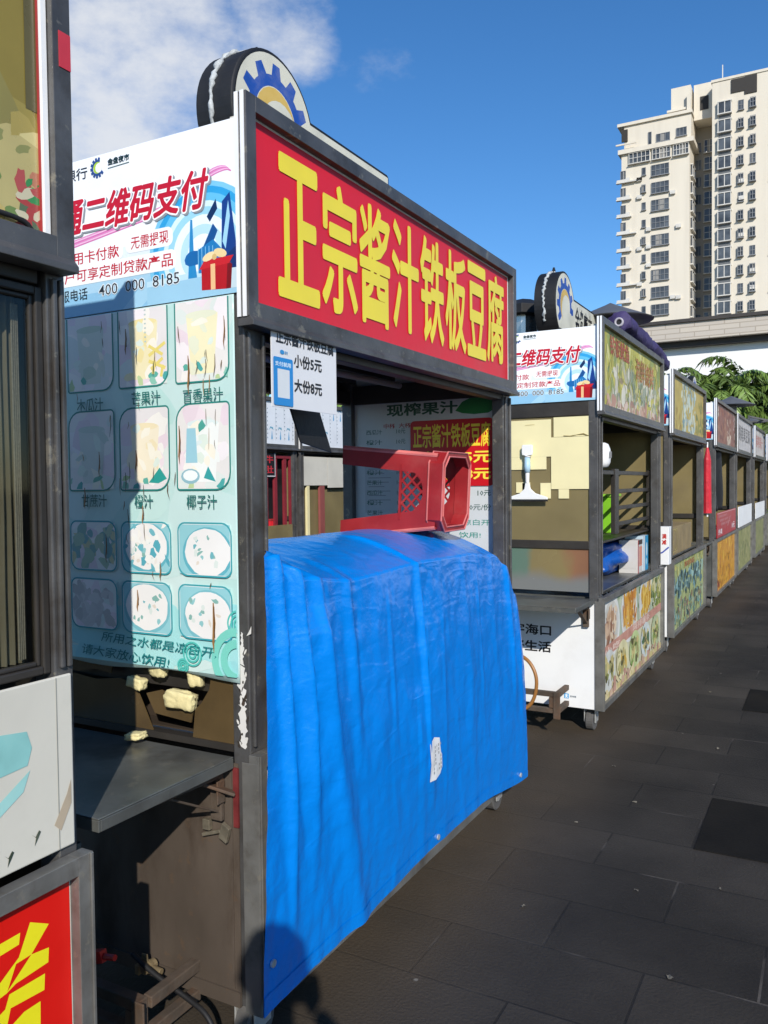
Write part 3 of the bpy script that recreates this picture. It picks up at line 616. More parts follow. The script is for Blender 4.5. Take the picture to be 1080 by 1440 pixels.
def build_main():
    X0, Y0, L, D = -1.29, 1.67, 1.95, .88
    root = cart(X0, Y0, L, 'stainless food cart with a red tofu signboard, draped with a blue tarpaulin', D, tofu_sign, None, (-.14, .33, 2.555, .2, 1.03, 2.628))
    menu_banner(root)
    wx = lambda x: x-X0
    BR = mat('brown_broken_acrylic', (.10, .066, .028), .25, 0, .3, 4, .03, 8, .4, (.03, .022, .014), 5)
    b = MB()
    for poly in ([(-2.15, .83), (-1.64, .825), (-1.68, .90), (-1.705, .945), (-1.76, .962), (-1.86, .95), (-1.95, .958), (-2.15, .955)], [(-2.15, .968), (-1.93, .966), (-1.86, .978), (-1.80, .972), (-1.79, 1.02), (-2.15, 1.02)],
                 [(-1.50, .825), (-1.345, .825), (-1.345, 1.02), (-1.43, 1.02), (-1.44, .965), (-1.468, .925), (-1.49, .905)], [(-1.665, .93), (-1.61, .945), (-1.55, .93), (-1.49, .935), (-1.505, .868), (-1.635, .878)]):
        b.prism([(wx(x), .006, z) for x, z in poly], (0, .004, 0))
    b.build('broken_pane', BR, root)
    b = MB(); b.box(-D+p_, -.067, .0, .03, .812, .83); b.box(-D+p_, -.067, .034, .04, .95, 1.0); b.build('sill', DSTEEL, root)
    BRD = mat('added_dark_brown', (.035, .022, .012), .8); box('added_dark_back', BRD, root, -D+p_, -.067, .10, .105, .835, 1.05, 0); box('added_dark_floor', BRD, root, -D+p_, -.067, .041, .12, .8305, .8345, 0); box('added_dark_top', BRD, root, -D+p_, -.067, .041, .0995, 1.04, 1.05, 0)  # dark boards added behind the broken pane so that its hole looks dark
    b = MB(); b.box(-D, -.05, -.006, -.003, .145, .785); b.box(-D, -.05, -.012, -.0065, .145, .185); b.box(-.075, -.068, -.010, -.0065, .19, .785)
    o = b.build('end_panel', mat('stained_end_panel', (.125, .097, .075), .5, .2, .45, 3, .06, 25, .85, (.04, .024, .014), 5, stretch=(1, 1, .4), fleck=.3, fcol=(.16, .09, .045)), root)
    b = MB(); b.box(-.062, -.046, -.012, -.0065, .62, .775); b.build('red_strip', mat('dull_red_strip', (.16, .02, .02), .6, 0, .4, 20), o)
    b = MB(); b.box(-.158, -.135, -.022, -.007, .60, .628); b.bar((-.16, -.018, .585), (-.10, -.018, .605), .009); b.obox((-.082, -.022, .605), (.012, 0, -.006), (0, .006, 0), (.006, 0, .02)); b.build('latch', mat('worn_latch', (.3, .26, .19), .45, .6, .4, 30), o, bevel=.0015)
    b = MB(); b.tube([(-.33, -.03, .2), (-.33, -.07, .2)], .014, 14); b.tube([(-.33, -.045, .2), (-.33, -.055, .2)], .018, 6); b.tube([(-.36, -.05, .2), (-.285, -.05, .197)], .009, 12); b.bar((-.338, -.055, .216), (-.34, -.055, .235), .004, .02); b.box(-.375, -.36, -.058, -.044, .17, .196)
    b.build('gas_valve', mat('worn_brass', (.30, .23, .13), .5, .5, .25, 12), o, bevel=.001)
    # paper remnant on the near post
    rr = random.Random(9); P = Print((1.29, -.001, 0), X_, Z_, base=.001)
    for zt, zb, wl in ((1.128, 1.085, .008), (1.095, 1.04, .016), (1.045, .96, .024), (.985, .93, .018), (.94, .865, .026), (.885, .825, .020)):
        n = 9; c = -1.322+rr.uniform(-.003, .003); pts = [(c-wl*rr.uniform(.2, .75), zt-(zt-zb)*i/n) for i in range(n)]+[(c+wl*rr.uniform(.15, .6), zb+(zt-zb)*i/n) for i in range(n)]
        P.poly(pts, rr.choice(['D9D6D0', 'CFCBC2', 'DEDBD6']))
    for i in range(22): P.ell(-1.322+rr.uniform(-.018, .016), rr.uniform(.82, 1.12), rr.uniform(.002, .006), rr.uniform(.003, .012), rr.choice(['3A332C', 'D4D0C8', '4A4038', 'DAD6CE']), 7, rr.uniform(-.5, .5), .4)
    P.poly([(-1.308, 1.118), (-1.30, 1.13), (-1.292, 1.145), (-1.293, 1.125)], 'D9D6D0'); P.build('paper_scrap', PRINT, root)
    tow_frame(root, D, -.045)
    sh = shelf(root, D, -.46, .806, -.055, .03)
    b = MB(); b.bar((-.60, -.43, .77), (-.14, -.10, .765), .03, .018); b.bar((-.14, -.10, .765), (-.055, -.015, .71), .03, .008); b.bar((-.30, -.36, .772), (-.12, -.16, .772), .012, .02); b.box(-.52, -.20, -.435, -.39, .745, .772); b.build('hinge', RUST, sh, bevel=.002)
    b = MB(); b.box(-.45, -.13, -.452, -.441, .70, .735); b.build('edge_angle', STAIN, sh)
    # inside: far end board
    b = MB(); b.box(-.83, -.062, L-.02, L-.014, .85, 1.925); bo = b.build('menu_board', mat('grey_white_board', (.56, .57, .57), .4, 0, .06, 3), root)
    P = Print((-X0, L-.021, 0), X_, Z_, clip=(-2.12, .85, -1.353, 1.925))
    P.rect(-2.12, .85, -1.35, 1.93, 'C9CDCD'); P.text('现榨果汁', -1.93, 1.835, -1.555, 1.893, '16503C', .03, 2)
    P.poly([(-1.565, 1.845), (-1.53, 1.885), (-1.48, 1.905), (-1.42, 1.915), (-1.36, 1.905), (-1.355, 1.85), (-1.40, 1.828), (-1.47, 1.825), (-1.53, 1.832)], '1E7A3C')
    P.rect(-2.06, 1.36, -1.84, 1.62, 'B9BEC0')
    for i in range(9): P.stroke([(-2.04, 1.60-i*.022), (-2.04+.16*random.uniform(.5, 1), 1.60-i*.022)], .003, '7A8084')
    for i in range(9):
        v = 1.76-i*.05; P.text('10元', -1.88, v-.012, -1.83, v+.012, '3F6A60', .01, 1); P.text(['西瓜汁', '橙汁', '芒果汁'][i % 3], -2.05, v-.012, -1.96, v+.012, '3F6A60', .01, 1)
    P.text('10元', -1.455, 1.442, -1.388, 1.47, '3C5A54', .01, 1); P.text('10元/份', -1.51, 1.375, -1.388, 1.405, '3C5A54', .01, 1); P.text('凉白开', -1.53, 1.305, -1.395, 1.333, '2A8A7C', .004, 1); P.text('饮用!', -1.55, 1.245, -1.44, 1.273, '2A8A7C', .004, 1)
    P.text('中杯  大杯', -1.95, 1.775, -1.80, 1.80, 'A84040', .01, 1)
    P.build('lettering', PRINT, bo)
    P = Print((-X0, L-.0215, 0), X_, Z_, base=.006)
    P.rrect(-1.80, 1.49, -1.372, 1.805, .02, 'C40E1C')
    P.text('正宗酱汁铁板豆腐', -1.785, 1.675, -1.388, 1.785, 'F0D43A', .02, 2); P.text('小份  5元', -1.75, 1.60, -1.388, 1.655, 'F6E04A', .03, 2); P.text('大份  8元', -1.75, 1.522, -1.388, 1.575, 'F6E04A', .03, 2)
    P.build('price_banner', PRINT, bo)
    b = MB()
    for y, x, z in ((.35, -.36, 1.985), (.75, -.55, 1.972)): b.tube([(x, y, z), (x+.02, y+1.1, z)], .016, 10)
    b.box(-.30, -.10, .2, L-.2, 1.985, 1.999)
    b.build('ceiling_tube', mat('dull_tube', (.3, .3, .3), .5, 0, .2, 5), root, bevel=.002)
    return root
p_ = .055
def tow_frame(root, D, dz=0):
    b = MB()
    for z in (.165+dz*.6, .262+dz):
        b.bar((-D+.10, -.20, z), (-.20, -.20, z), .03, .03 if z > .2 else .028)
        for x in (-.20, -D+.10): b.bar((x-.002, -.186, z+.001), (x-.002, -.004, z+.001), .028, .03)
    b.box(-.222, -.180, -.222, -.216, .12+dz, .28+dz); b.box(-.25, -.205, -.2152, -.18, .182+dz*.6, .245+dz)
    b.bar((-.40, -.22, .15), (-.48, -.45, .10), .035, .03); b.tube([(-.47, -.44, .11), (-.49, -.52, .11)], .02, 10)
    b.build('tow_frame', RUST, root, bevel=.003)
build_main()

def painted_reflection_acrylic():  # coloured reflections in the pane are painted into its colour by a ramp
    M = mat('cloudy_painted_reflections', (.2, .19, .15), .25, 0, .2, 2, .02, 6); t = M.node_tree; L = t.links.new; bs = t.nodes['Principled BSDF']
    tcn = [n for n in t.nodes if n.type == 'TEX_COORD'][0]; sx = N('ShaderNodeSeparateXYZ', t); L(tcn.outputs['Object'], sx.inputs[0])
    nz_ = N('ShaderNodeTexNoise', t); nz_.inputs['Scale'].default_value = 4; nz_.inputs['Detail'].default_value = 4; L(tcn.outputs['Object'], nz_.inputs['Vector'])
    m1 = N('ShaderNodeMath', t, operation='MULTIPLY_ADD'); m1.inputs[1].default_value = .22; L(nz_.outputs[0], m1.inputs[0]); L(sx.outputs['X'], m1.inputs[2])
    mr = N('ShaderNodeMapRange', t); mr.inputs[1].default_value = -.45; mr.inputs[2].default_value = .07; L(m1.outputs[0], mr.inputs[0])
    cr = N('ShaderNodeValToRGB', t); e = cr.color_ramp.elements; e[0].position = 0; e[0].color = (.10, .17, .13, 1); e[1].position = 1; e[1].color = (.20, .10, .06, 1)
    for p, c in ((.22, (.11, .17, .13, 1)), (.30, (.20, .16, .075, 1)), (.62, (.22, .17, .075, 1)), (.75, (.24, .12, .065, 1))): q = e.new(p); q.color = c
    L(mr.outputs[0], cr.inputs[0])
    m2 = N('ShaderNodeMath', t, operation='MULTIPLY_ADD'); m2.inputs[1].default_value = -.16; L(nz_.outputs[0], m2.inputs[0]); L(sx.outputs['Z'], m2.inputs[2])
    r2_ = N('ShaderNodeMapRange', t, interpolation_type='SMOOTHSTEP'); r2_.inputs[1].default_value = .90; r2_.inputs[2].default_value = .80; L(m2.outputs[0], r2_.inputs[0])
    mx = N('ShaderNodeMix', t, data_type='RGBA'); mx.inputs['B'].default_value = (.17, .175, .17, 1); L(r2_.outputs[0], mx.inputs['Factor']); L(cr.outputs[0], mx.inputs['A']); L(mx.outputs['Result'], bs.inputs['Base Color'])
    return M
def build_second():
    X0, Y0, L, D = -1.20, 4.885, 1.98, .90
    root = cart(X0, Y0, L, 'food cart with yellowed seafood signboard and fried-snack poster, next after the red tofu stall', D, squid_sign, fries_front, (-.25, .15, 2.585, .21, .90, 2.665))
    wx = lambda x: x-X0
    pn = pane(root, 'end_pane', TAN, -D+p_, -.067, .012, 1.15, 1.90)
    b = MB()
    def patch(u0, v0, u1, v1, y=.004): b.box(wx(u0), wx(u1), y, y+.0025, v0, v1)
    patch(-1.86, 1.66, -1.497, 1.885); patch(-1.86, 1.583, -1.527, 1.6595); patch(-1.482, 1.777, -1.262, 1.895, .006); patch(-1.497, 1.462, -1.266, 1.775, .003); patch(-1.452, 1.405, -1.388, 1.461); patch(-1.68, 1.40, -1.655, 1.50); patch(-1.565, 1.405, -1.50, 1.50); patch(-1.72, 1.44, -1.63, 1.505)
    b.build('backing_paper', CREAM, pn)
    P = Print((-X0, .0025, 0), X_, Z_, base=.0005); P.stroke([(-1.42, 1.783), (-1.38, 1.778), (-1.34, 1.786), (-1.30, 1.79), (-1.266, 1.776)], [.003, .007, .002, .008, .004], '8A7A4A'); P.stroke([(-1.66, 1.855), (-1.60, 1.858)], .004, 'CFC08A'); P.build('scuff', PRINT, pn)
    lp = pane(root, 'lower_pane', painted_reflection_acrylic(), -D+p_, -.067, .012, .842, 1.10)
    return root
def back_panes(root, L, D, z0=1.15, far=True, near=True, mt=None):
    mt = mt or TAN
    box('back_pane', mt, root, -D+.02, -D+.024, p_, L-p_, z0, 1.90, 0)
    box('back_pane', mt, root, -D+.02, -D+.024, p_, L-p_, .85, z0-.04, 0)
    if far: pane(root, 'end_pane', mt, -D+p_, -.067, L-.016, z0, 1.90)
    if near: pane(root, 'end_pane', mt, -D+p_, -.067, .012, z0, 1.90); pane(root, 'lower_pane', mt, -D+p_, -.067, .012, .842, 1.10)
    pane(root, 'lower_pane', mt, -D+p_, -.067, L-.016, .842, 1.10)
def end_white(root, X0, D, words=True, mt=None):
    o = box('base_panel', mt or WHITEP, root, -D, -.031, -.006, -.003, .145, .79, 0)
    if words:
        P = Print((-X0, -.0061, 0), X_, Z_, base=.0008, clip=(-D+X0, .146, X0-.05, .79))
        P.text('数字海口', -1.835+(X0+1.2), .568, -1.50+(X0+1.2), .632, '2A2626', .025, 1); P.text('美好生活', -1.835+(X0+1.2), .465, -1.50+(X0+1.2), .53, '2A2626', .025, 1)
        s = X0+1.2
        P.rect(-1.418+s, .195, -1.39+s, .225, '2E9CD6'); P.text('支', -1.413+s, .199, -1.395+s, .221, 'F4F8FA', .04, 1); P.text('支付宝', -1.382+s, .205, -1.345+s, .216, '5A6A78', .02, 1)
        P.ring(-1.51+s, .212, .017, .012, '2E3E44', 60, 300, 16); P.text('金盘夜市', -1.50+s, .203, -1.445+s, .215, '3A4A4A', .02, 1); P.text('海口农商', -1.64+s, .203, -1.58+s, .215, '3A4A4A', .02, 1)
        P.build('lettering', PRINT, o)
    return o
r2 = build_second()
back_panes(r2, 1.98, .90, near=False); end_white(r2, -1.20, .90); shelf(r2, .90, -.43, .81, -.03); tow_frame(r2, .90)
box('inner_shelf', DSTEEL, r2, -.66, -.085, .06, 1.92, 1.108, 1.122)
def chimney(root, x, y, z, r=.13, hat=True, name='exhaust_cowl'):
    b = MB()
    if hat:
        b.tube([(x, y, 2.42), (x, y, z)], r*.22, 16); n = 28; q = []
        b.tube([(x, y, z-.006), (x, y, z), (x, y, z+r*.36), (x, y, z+r*.42)], [r*.98, r, r*.14, .004], 30)
        return b.build(name, mat('weathered_zinc_grey', (.14, .14, .145), .5, .3, .2, 6), root)
    b.tube([(x, y, 2.42), (x, y, z-.10)], r*.55, 20)
    o = b.build(name, mat('shiny_duct', (.5, .48, .44), .25, .9, .2, 8), root, smooth=False)
    b = MB(); b.tube([(x, y, z-.11), (x, y, z-.05), (x, y, z)], [r, r, r*.35], 6); b.build('duct_hood', BLACK, o, bevel=.004)
    return o
chimney(r2, -.62, .45, 2.72, .17, False); chimney(r2, -.20, 1.12, 2.655, .30)

MEAT = ['8A4A3A', '9C6248', '7A3C30', 'A8785A', '6E3A34']
CARTS = [
 (-1.22, 7.47, 2.06, 'food cart with olive and pale blue signboard and teal drink poster', plain_sign('B9A34E', [(.28, 1.95, .68, 2.43, ['B9C9C0', 'C6CFC0', '9CB4B4', 'CFD2B8'], 90, (.02, .07)), (.0, 1.95, .3, 2.2, ['A88A3E', 'B8A050', 'C0B060'], 40, (.02, .07)), (.7, 1.96, 1, 2.3, ['8A8A3E', 'A08C42', '6E7A3A'], 40, (.02, .06)), (.3, 1.95, .7, 2.08, ['7FA0A8', 'B9C9C8', '5F8A90'], 26, (.015, .04)), (.32, 2.32, .66, 2.42, ['6E8E92', '8FA8A4'], 20, (.012, .03))], 40),
  plain_front('9FA86E', [(.05, .46, .95, .66, ['5A7F86', '7FA6A4', '2E4A4C', '9CC0B8', '46686A', '28403E'], 160, (.02, .07)), (.05, .19, .95, .40, ['6E9A96', '5A6E5A', '8A6A58', 'A9B89A', '3A5450', '7F8A6A'], 150, (.02, .06)), (.04, .68, .96, .78, ['B9B460', 'A8A85A', 'C0BC70'], 40, (.02, .05))], 44, [('清凉饮品', .35, .69, .65, .74, 'A8603C')]), (-.26, .22, 2.57, .2, 1.0, 2.62)),
 (-1.20, 10.35, 2.25, 'food cart with brown meat signboard and orange poster', plain_sign('8A5648', [(0, 1.95, .5, 2.43, MEAT, 70, (.03, .08)), (.5, 1.95, 1, 2.43, MEAT+['B98A6A', '8A6A54'], 60, (.02, .07)), (.55, 1.95, .75, 2.3, ['C9B49A', 'B9A08A', 'D2C2AE'], 40, (.02, .05)), (.05, 2.2, .15, 2.43, ['D9CDBE', 'C9B9A8'], 14, (.02, .04)), (.9, 2.0, 1, 2.43, ['C9B8AE', 'B9A49A'], 20, (.02, .04))], 50),
  plain_front('C98E1E', [(0, .18, .9, .78, ['D19A22', 'C28418', 'D9A832', 'B8761A'], 90, (.03, .09)), (.25, .22, .75, .55, ['8A5A1C', '9C6A1E', 'A9741E'], 36, (.015, .05)), (.1, .2, .3, .3, ['6E2E1E', '8A3E22'], 16, (.02, .05))], 54), (-.26, .22, 2.57, .2, 1.0, 2.62)),
 (-1.20, 12.85, 2.35, 'food cart with pale grey signboard in dark lettering, beyond the brown-signed stall', plain_sign('BDB9B8', [(0, 1.95, 1, 2.43, ['C4C0BE', 'B4B0B0', 'C9C4C4'], 60, (.03, .09))], 60, [('湖南臭豆腐', .1, 2.10, .9, 2.33, '6A6668')]),
  plain_front('8E8E5A', [(0, .18, 1, .78, ['9C9A62', '84864E', 'A9A474', '6E7648'], 90, (.03, .08)), (.1, .25, .9, .6, ['5E6640', '77804E', 'B0A87A'], 50, (.02, .05))], 64), None),
 (-1.20, 15.9, 2.3, 'food cart with pale signboard in pink lettering, beyond the grey-signed stall', plain_sign('C4BDB8', [(0, 1.95, 1, 2.43, ['C9C2BE', 'BDB4B2'], 50, (.03, .09))], 70, [('鲜榨果汁', .15, 2.1, .85, 2.33, 'B97A74')]),
  plain_front('7F8252', [(0, .18, 1, .78, ['8A8A58', '6A7048', '9A9668'], 80, (.03, .08))], 74), None),
 (-1.20, 19.0, 2.2, 'food cart with a plain white signboard, farthest stall in the row', plain_sign('C9C6C2', [(0, 1.95, 1, 2.43, ['CFCCC8', 'C0BCB8'], 40, (.03, .09))], 80), plain_front('84805A', [(0, .18, 1, .78, ['8E8A5E', '74744C'], 60, (.03, .08))], 84), None)]
rts = []
for i, (x, y, L, lb, sg, fr, tp) in enumerate(CARTS):
    r = cart(x, y, L, lb, .90, sg, fr, tp); back_panes(r, L, .90, near=True)
    end_white(r, x, .90, i != 1, STAIN if i == 1 else None); shelf(r, .90, -.40, .80, -.03); rts.append(r)
chimney(rts[2], -.12, .45, 2.62, .34); chimney(rts[3], -.15, 1.2, 2.60, .24)
b = MB(); b.bar((-.1, .1, 2.42), (-.1, .1, 2.66), .03); b.bar((-.1, .1, 2.64), (.35, 2.2, 2.62), .03); b.bar((-.3, .9, 2.60), (.3, .95, 2.60), .03); b.build('awning_arm', STEEL, rts[3])
# goods seen inside the third stall
P = Print((-.90+.0245, 0, 0), Y_, Z_, base=.002); P.rect(.3, 1.16, 1.1, 1.40, 'C03A30'); P.rect(1.1, 1.16, 1.62, 1.40, '5E5434'); P.rect(1.62, 1.16, 1.98, 1.89, '1A1A1A'); P.rect(1.6, 1.4, 1.8, 1.89, 'B8382C'); P.rect(.2, 1.41, .55, 1.62, '2E7A4A'); P.rect(.23, 1.46, .52, 1.59, 'BFD6C2'); P.build('backboard_print', FADED, rts[0])

# ------------------------------------------------------------------ things around the second stall
def squeegee():
    o = empty('squeegee', (-1.637, 4.872, 1.40), 'white T-shaped squeegee with a pale blue grip hanging on the tan end pane', 'squeegee')
    b = MB(); b.prism([(-.124, -.006, .0), (.127, -.006, .0), (.125, -.006, .014), (.05, -.006, .038), (.02, -.006, .065), (.012, -.006, .10), (-.012, -.006, .10), (-.018, -.006, .065), (-.05, -.006, .036), (-.122, -.006, .014)], (0, -.016, 0)); b.build('blade_holder', WHITEP, o, bevel=.003)
    box('rubber_blade', BLACK, o, -.124, .127, -.018, -.010, -.012, -.001, 0)
    b = MB(); b.tube([(0, -.014, .10), (0, -.014, .16), (0, -.014, .235)], [.011, .013, .014], 12); b.tube([(0, -.014, .2605), (.002, -.014, .268)], [.02, .022], 12); b.prism([(-.03, -.006, .27), (.03, -.006, .27), (.034, -.006, .285), (.034, -.006, .328), (.028, -.006, .334), (-.028, -.006, .334), (-.034, -.006, .328), (-.034, -.006, .285)], (0, -.014, 0)); b.build('handle', WHITEP, o, bevel=.003)
    b = MB(); b.tube([(0, -.014, .165), (0, -.014, .20), (0, -.014, .26)], [.017, .019, .016], 14); b.build('grip', mat('pale_blue_plastic', (.42, .62, .78), .4), o, smooth=True)
squeegee()
def lathe(b, c, prof, n=24, axis=2):
    pts = [(c[0], c[1], c[2]+z) for r, z in prof]; return b.tube(pts, [max(r, .0005) for r, z in prof], n)
o = empty('round_container', (-1.262, 5.135, 1.59), 'round white plastic container hanging at the near side of the squid stall opening', 'container')
b = MB(); lathe(b, (0, 0, 0), [(.03, 0), (.05, .006), (.062, .03), (.066, .075), (.062, .115), (.05, .145), (.03, .155)], 28); b.build('body', WHITEP, o, smooth=True)
b = MB(); b.tube([(0, 0, .155), (0, 0, .36)], .004, 6); b.build('cord', BLACK, o)
b = MB()
for k in range(5): b.box(.0655, .0675, -.03+k*.011, -.024+k*.011, .06, .10)
b.build('mark', mat('grey_ink', (.25, .25, .25), .6), o)
o = empty('green_bin', (-1.52, 6.25, 1.122), 'bright green plastic bin standing inside the squid stall', 'bin')
b = MB(); b.tube([(0, 0, 0), (0, 0, .27)], [.125, .15], 4); b.build('tub', mat('lime_plastic', (.22, .55, .03), .35, 0, .1), o, bevel=.01)
b = MB(); b.tube([(0, 0, .271), (0, 0, .29)], [.165, .165], 4); b.build('rim', mat('lime_plastic_rim', (.3, .62, .06), .35, 0, .1), o, bevel=.004)
o = empty('slatted_rack', (-1.275, 5.6, 1.15), 'dark slatted rack standing in the opening of the squid stall', 'rack')
for y in (0, 1.2): box('upright', BLACK if False else DSTEEL, o, -.03, .0, y, y+(.11 if y == 0 else .03), 0, .44)
for k, z in enumerate((.05, .16, .275, .40)): box('slat', DSTEEL, o, -.02, -.006, .111, 1.1995, z, z+.028)
box('slat', DSTEEL, o, -.02, -.006, -.5, -.001, .40, .428)
def lump(name, mt, loc, sx, sy, sz, amp, seed, label, cat, n=40):
    b = MB()
    def f(a, c):
        th = a*2*math.pi; ph = c*math.pi; x, y, z = math.sin(ph)*math.cos(th), math.sin(ph)*math.sin(th), math.cos(ph)
        q = 1+amp*noise.noise(Vector((x*1.7+seed, y*1.7, z*2.2)))+amp*.5*noise.noise(Vector((x*5+seed, y*5, z*5)))
        sg = lambda t: math.copysign(abs(t)**.75, t)
        return (sg(x)*sx*q, sg(y)*sy*q, max(-sz, sg(z)*sz*q))
    b.grid(f, n, n//2); o = b.build(name, mt, None, smooth=True); o.location = loc
    return tag(o, label, cat)
BLUE_D = mat('blue_tarp_bundle', (.006, .08, .36), .35, 0, .2, 6, .5, 14)
lump('tarp_bundle', BLUE_D, (-1.55, 6.42, .94), .18, .52, .125, .3, 2, 'blue folded tarpaulin bundle behind the fried-snack poster', 'tarpaulin')
def small_box(x, y, z, w, d, h, c, label, pr):
    o = empty('goods_box', (x, y, z), label, 'box', 'small boxes in the squid stall')
    box('carton', mat('carton', lin(c), .5, 0, .08), o, -w, 0, 0, d, 0, h)
    P = Print((0, 0, 0), Y_, Z_); pr(P, d, h); P.build('label', PRINT, o)
    P = Print((0, -.0005, 0), X_, Z_); P.rect(-w*.9, h*.15, -w*.1, h*.9, c); P.build('side_label', PRINT, o)
small_box(-1.275, 6.33, .812, .14, .17, .25, 'C8C4BE', 'white and red small box at the left of the two boxes inside the squid stall', lambda P, d, h: (P.rect(0, 0, d*.16, h, 'B02A26'), P.rect(d*.3, h*.2, d*.9, h*.8, 'D98A70'), P.rect(d*.16, h*.86, d, h, '3A2A2A')))
small_box(-1.275, 6.53, .812, .14, .19, .27, 'B8CCD8', 'white and blue small box on the right, against the far post of the squid stall', lambda P, d, h: (P.rect(0, 0, d*.35, h, 'D6DADA'), P.rect(d*.38, 0, d, h, '2A94C0'), P.ell(d*.7, h*.6, d*.14, h*.2, 'C9DDE2'), P.ell(d*.65, h*.25, d*.16, h*.1, '9CC6D6')))
o = empty('display_box', (-1.20, 7.22, .80), 'white upright box with red lettering on the shelf of the olive-signed stall', 'box')
box('carton', WHITEP, o, -.085, 0, 0, .12, 0, .32)
P = Print((0, -.0005, 0), X_, Z_); P.text('满', -.055, .22, -.02, .26, 'C0302A', .03, 1); P.text('减', -.055, .17, -.02, .21, 'C0302A', .03, 1); P.stroke([(-.085, .09), (-.05, .105), (0, .15)], .012, '4A5AA8'); P.build('lettering', PRINT, o)
b = MB(); pts = [(-1.75, 4.70, .46), (-1.64, 4.70, .475), (-1.57, 4.69, .44), (-1.525, 4.68, .36), (-1.525, 4.67, .27), (-1.55, 4.66, .195), (-1.60, 4.65, .155), (-1.69, 4.64, .15)]
def smooth_pts(p, it=2):
    p = [Vector(q) for q in p]
    for _ in range(it):
        q = [p[0]]
        for i in range(len(p)-1): q += [p[i]*.75+p[i+1]*.25, p[i]*.25+p[i+1]*.75]
        p = q+[p[-1]]
    return p
b.tube(smooth_pts(pts, 3), .011, 10); tag(b.build('gas_hose', mat('orange_brown_hose', (.30, .13, .03), .35, 0, .15), smooth=True), 'curved orange-brown hose hanging over the tow frame in front of the white panel', 'hose')
b = MB(); pr = []; rs = []
for i in range(70):
    t = i/69; a = Vector((-1.235, 5.54, 2.55)).lerp(Vector((-1.245, 7.25, 2.47)), t)+Vector((.006*noise.noise(Vector((t*9, 0, 1))), 0, .014*noise.noise(Vector((t*8, 3, 0))))); pr.append(a); rs.append((.074 if t < .7 else .074-.03*(t-.7)*3.3)*(1+.16*noise.noise(Vector((t*22, 7, 2)))))
PUR = mat('purple_fabric', (.045, .032, .115), .7, 0, .25, 10, .6, 22)
o = empty('rolled_parasol', pr[0], 'rolled purple fabric lying on top of the squid signboard', 'rolled fabric')
n_ = 20; b.tube([q-pr[0] for q in pr], rs, n_)
for vi in range(len(b.v)):     # folded, creased roll rather than a clean cylinder
    x, y, z = b.v[vi]; i = vi//n_; c = pr[i]-pr[0]; d = Vector((x, y, z))-c; d *= 1+.30*noise.noise(Vector((math.atan2(d.z, d.x)*1.6, y*2.2, 5)))+.18*noise.noise(Vector((math.atan2(d.z, d.x)*4, y*7, 1))); b.v[vi] = tuple(c+d)
b.build('fabric', PUR, o, smooth=True)
b = MB()
for k in range(24):
    a0 = 2*math.pi*k/24; a1 = 2*math.pi*(k+1)/24
    b.add([(.018*math.cos(a0), -.012, .018*math.sin(a0)), (.018*math.cos(a1), -.012, .018*math.sin(a1)), (.03*math.cos(a1), -.012, .03*math.sin(a1)), (.03*math.cos(a0), -.012, .03*math.sin(a0)), (.03*math.cos(a0), .02, .03*math.sin(a0)), (.03*math.cos(a1), .02, .03*math.sin(a1)), (.018*math.cos(a0), .06, .018*math.sin(a0)), (.018*math.cos(a1), .06, .018*math.sin(a1))], [(0, 1, 2, 3), (3, 2, 5, 4), (0, 6, 7, 1)])
b.build('core_tube', mat('grey_core', (.4, .38, .42), .5), o, smooth=True)
b = MB(); b.tube([(0, -.004, 0), (0, .03, 0)], .0185, 16); b.build('core_hole', BLACK, o)
# third to sixth stalls
o = box('cardboard_box', CARD, None, -.40, 0, 0, 1.4, 0, .265, .004); o.location = (-1.29, 7.72, .813); tag(o, 'brown cardboard box standing behind the teal drink poster', 'box')
P = Print((0, 0, 0), Y_, Z_); P.ring(.4, .14, .10, .085, '9A8A4A'); P.stroke([(.25, .03), (.25, .24), (.5, .24), (.5, .03)], .012, 'A08E50', True); q = P.build('label', PRINT, o)
o = empty('red_umbrella', (-1.235, 9.93, 1.14), 'closed red umbrella hanging upright between the olive and the brown stalls', 'umbrella')
b = MB(); b.tube([(0, 0, 0), (0, 0, .1), (0, 0, .6), (0, 0, .74)], [.05, .045, .04, .012], 10); b.build('canopy', mat('red_cloth', (.55, .015, .03), .5, 0, .2, 12, .4, 18), o); b = MB(); b.tube([(0, 0, .74), (0, 0, .80)], .008, 8); b.tube([(0, 0, -.04), (0, 0, -.0005)], .01, 8); b.build('pole', ALU, o)
b = MB(); b.grid(lambda a, c: (-1.30+.04*math.sin(a*7+c*3), 10.95+a*.75-(.22*math.sin(c*3)+.1*c)*(1-a)*.6, 1.12+c*.77), 16, 18); tag(b.build('black_sheet', BLACK, None, True, solid=.004), 'black plastic sheet hanging in the opening of the brown-signed stall', 'plastic sheet')
o = box('red_board', mat('red_board', (.40, .02, .03), .4, 0, .1), None, -.008, 0, 0, 2.12, 0, .30, 0); o.location = (-1.185, 10.42, .822); tag(o, 'red notice board with white writing above the orange poster', 'notice board')
P = Print((0, 0, 0), Y_, Z_)
for k, v in enumerate((.25, .20, .15)): P.text('招牌烤肉 现烤现卖', .15+.1*k, v-.016, 1.0+.2*k, v+.016, 'C98A8C', .01, 1)
P.text('外卖', .12, .03, .5, .1, 'E9D9D9', .03, 1); P.text('10元', 1.6, .04, 1.95, .12, 'E9D9D9', .03, 1); P.stroke([(1.1, .1), (1.4, .22)], .012, 'E0C4C4'); P.rect(.02, .285, 2.1, .292, 'D9A8A8'); P.build('lettering', PRINT, o)
o = box('white_board', WHITEP, None, -.01, 0, 0, 2.2, 0, .30, 0); o.location = (-1.18, 12.92, .822); tag(o, 'white board above the olive poster of the grey handwritten stall', 'board')
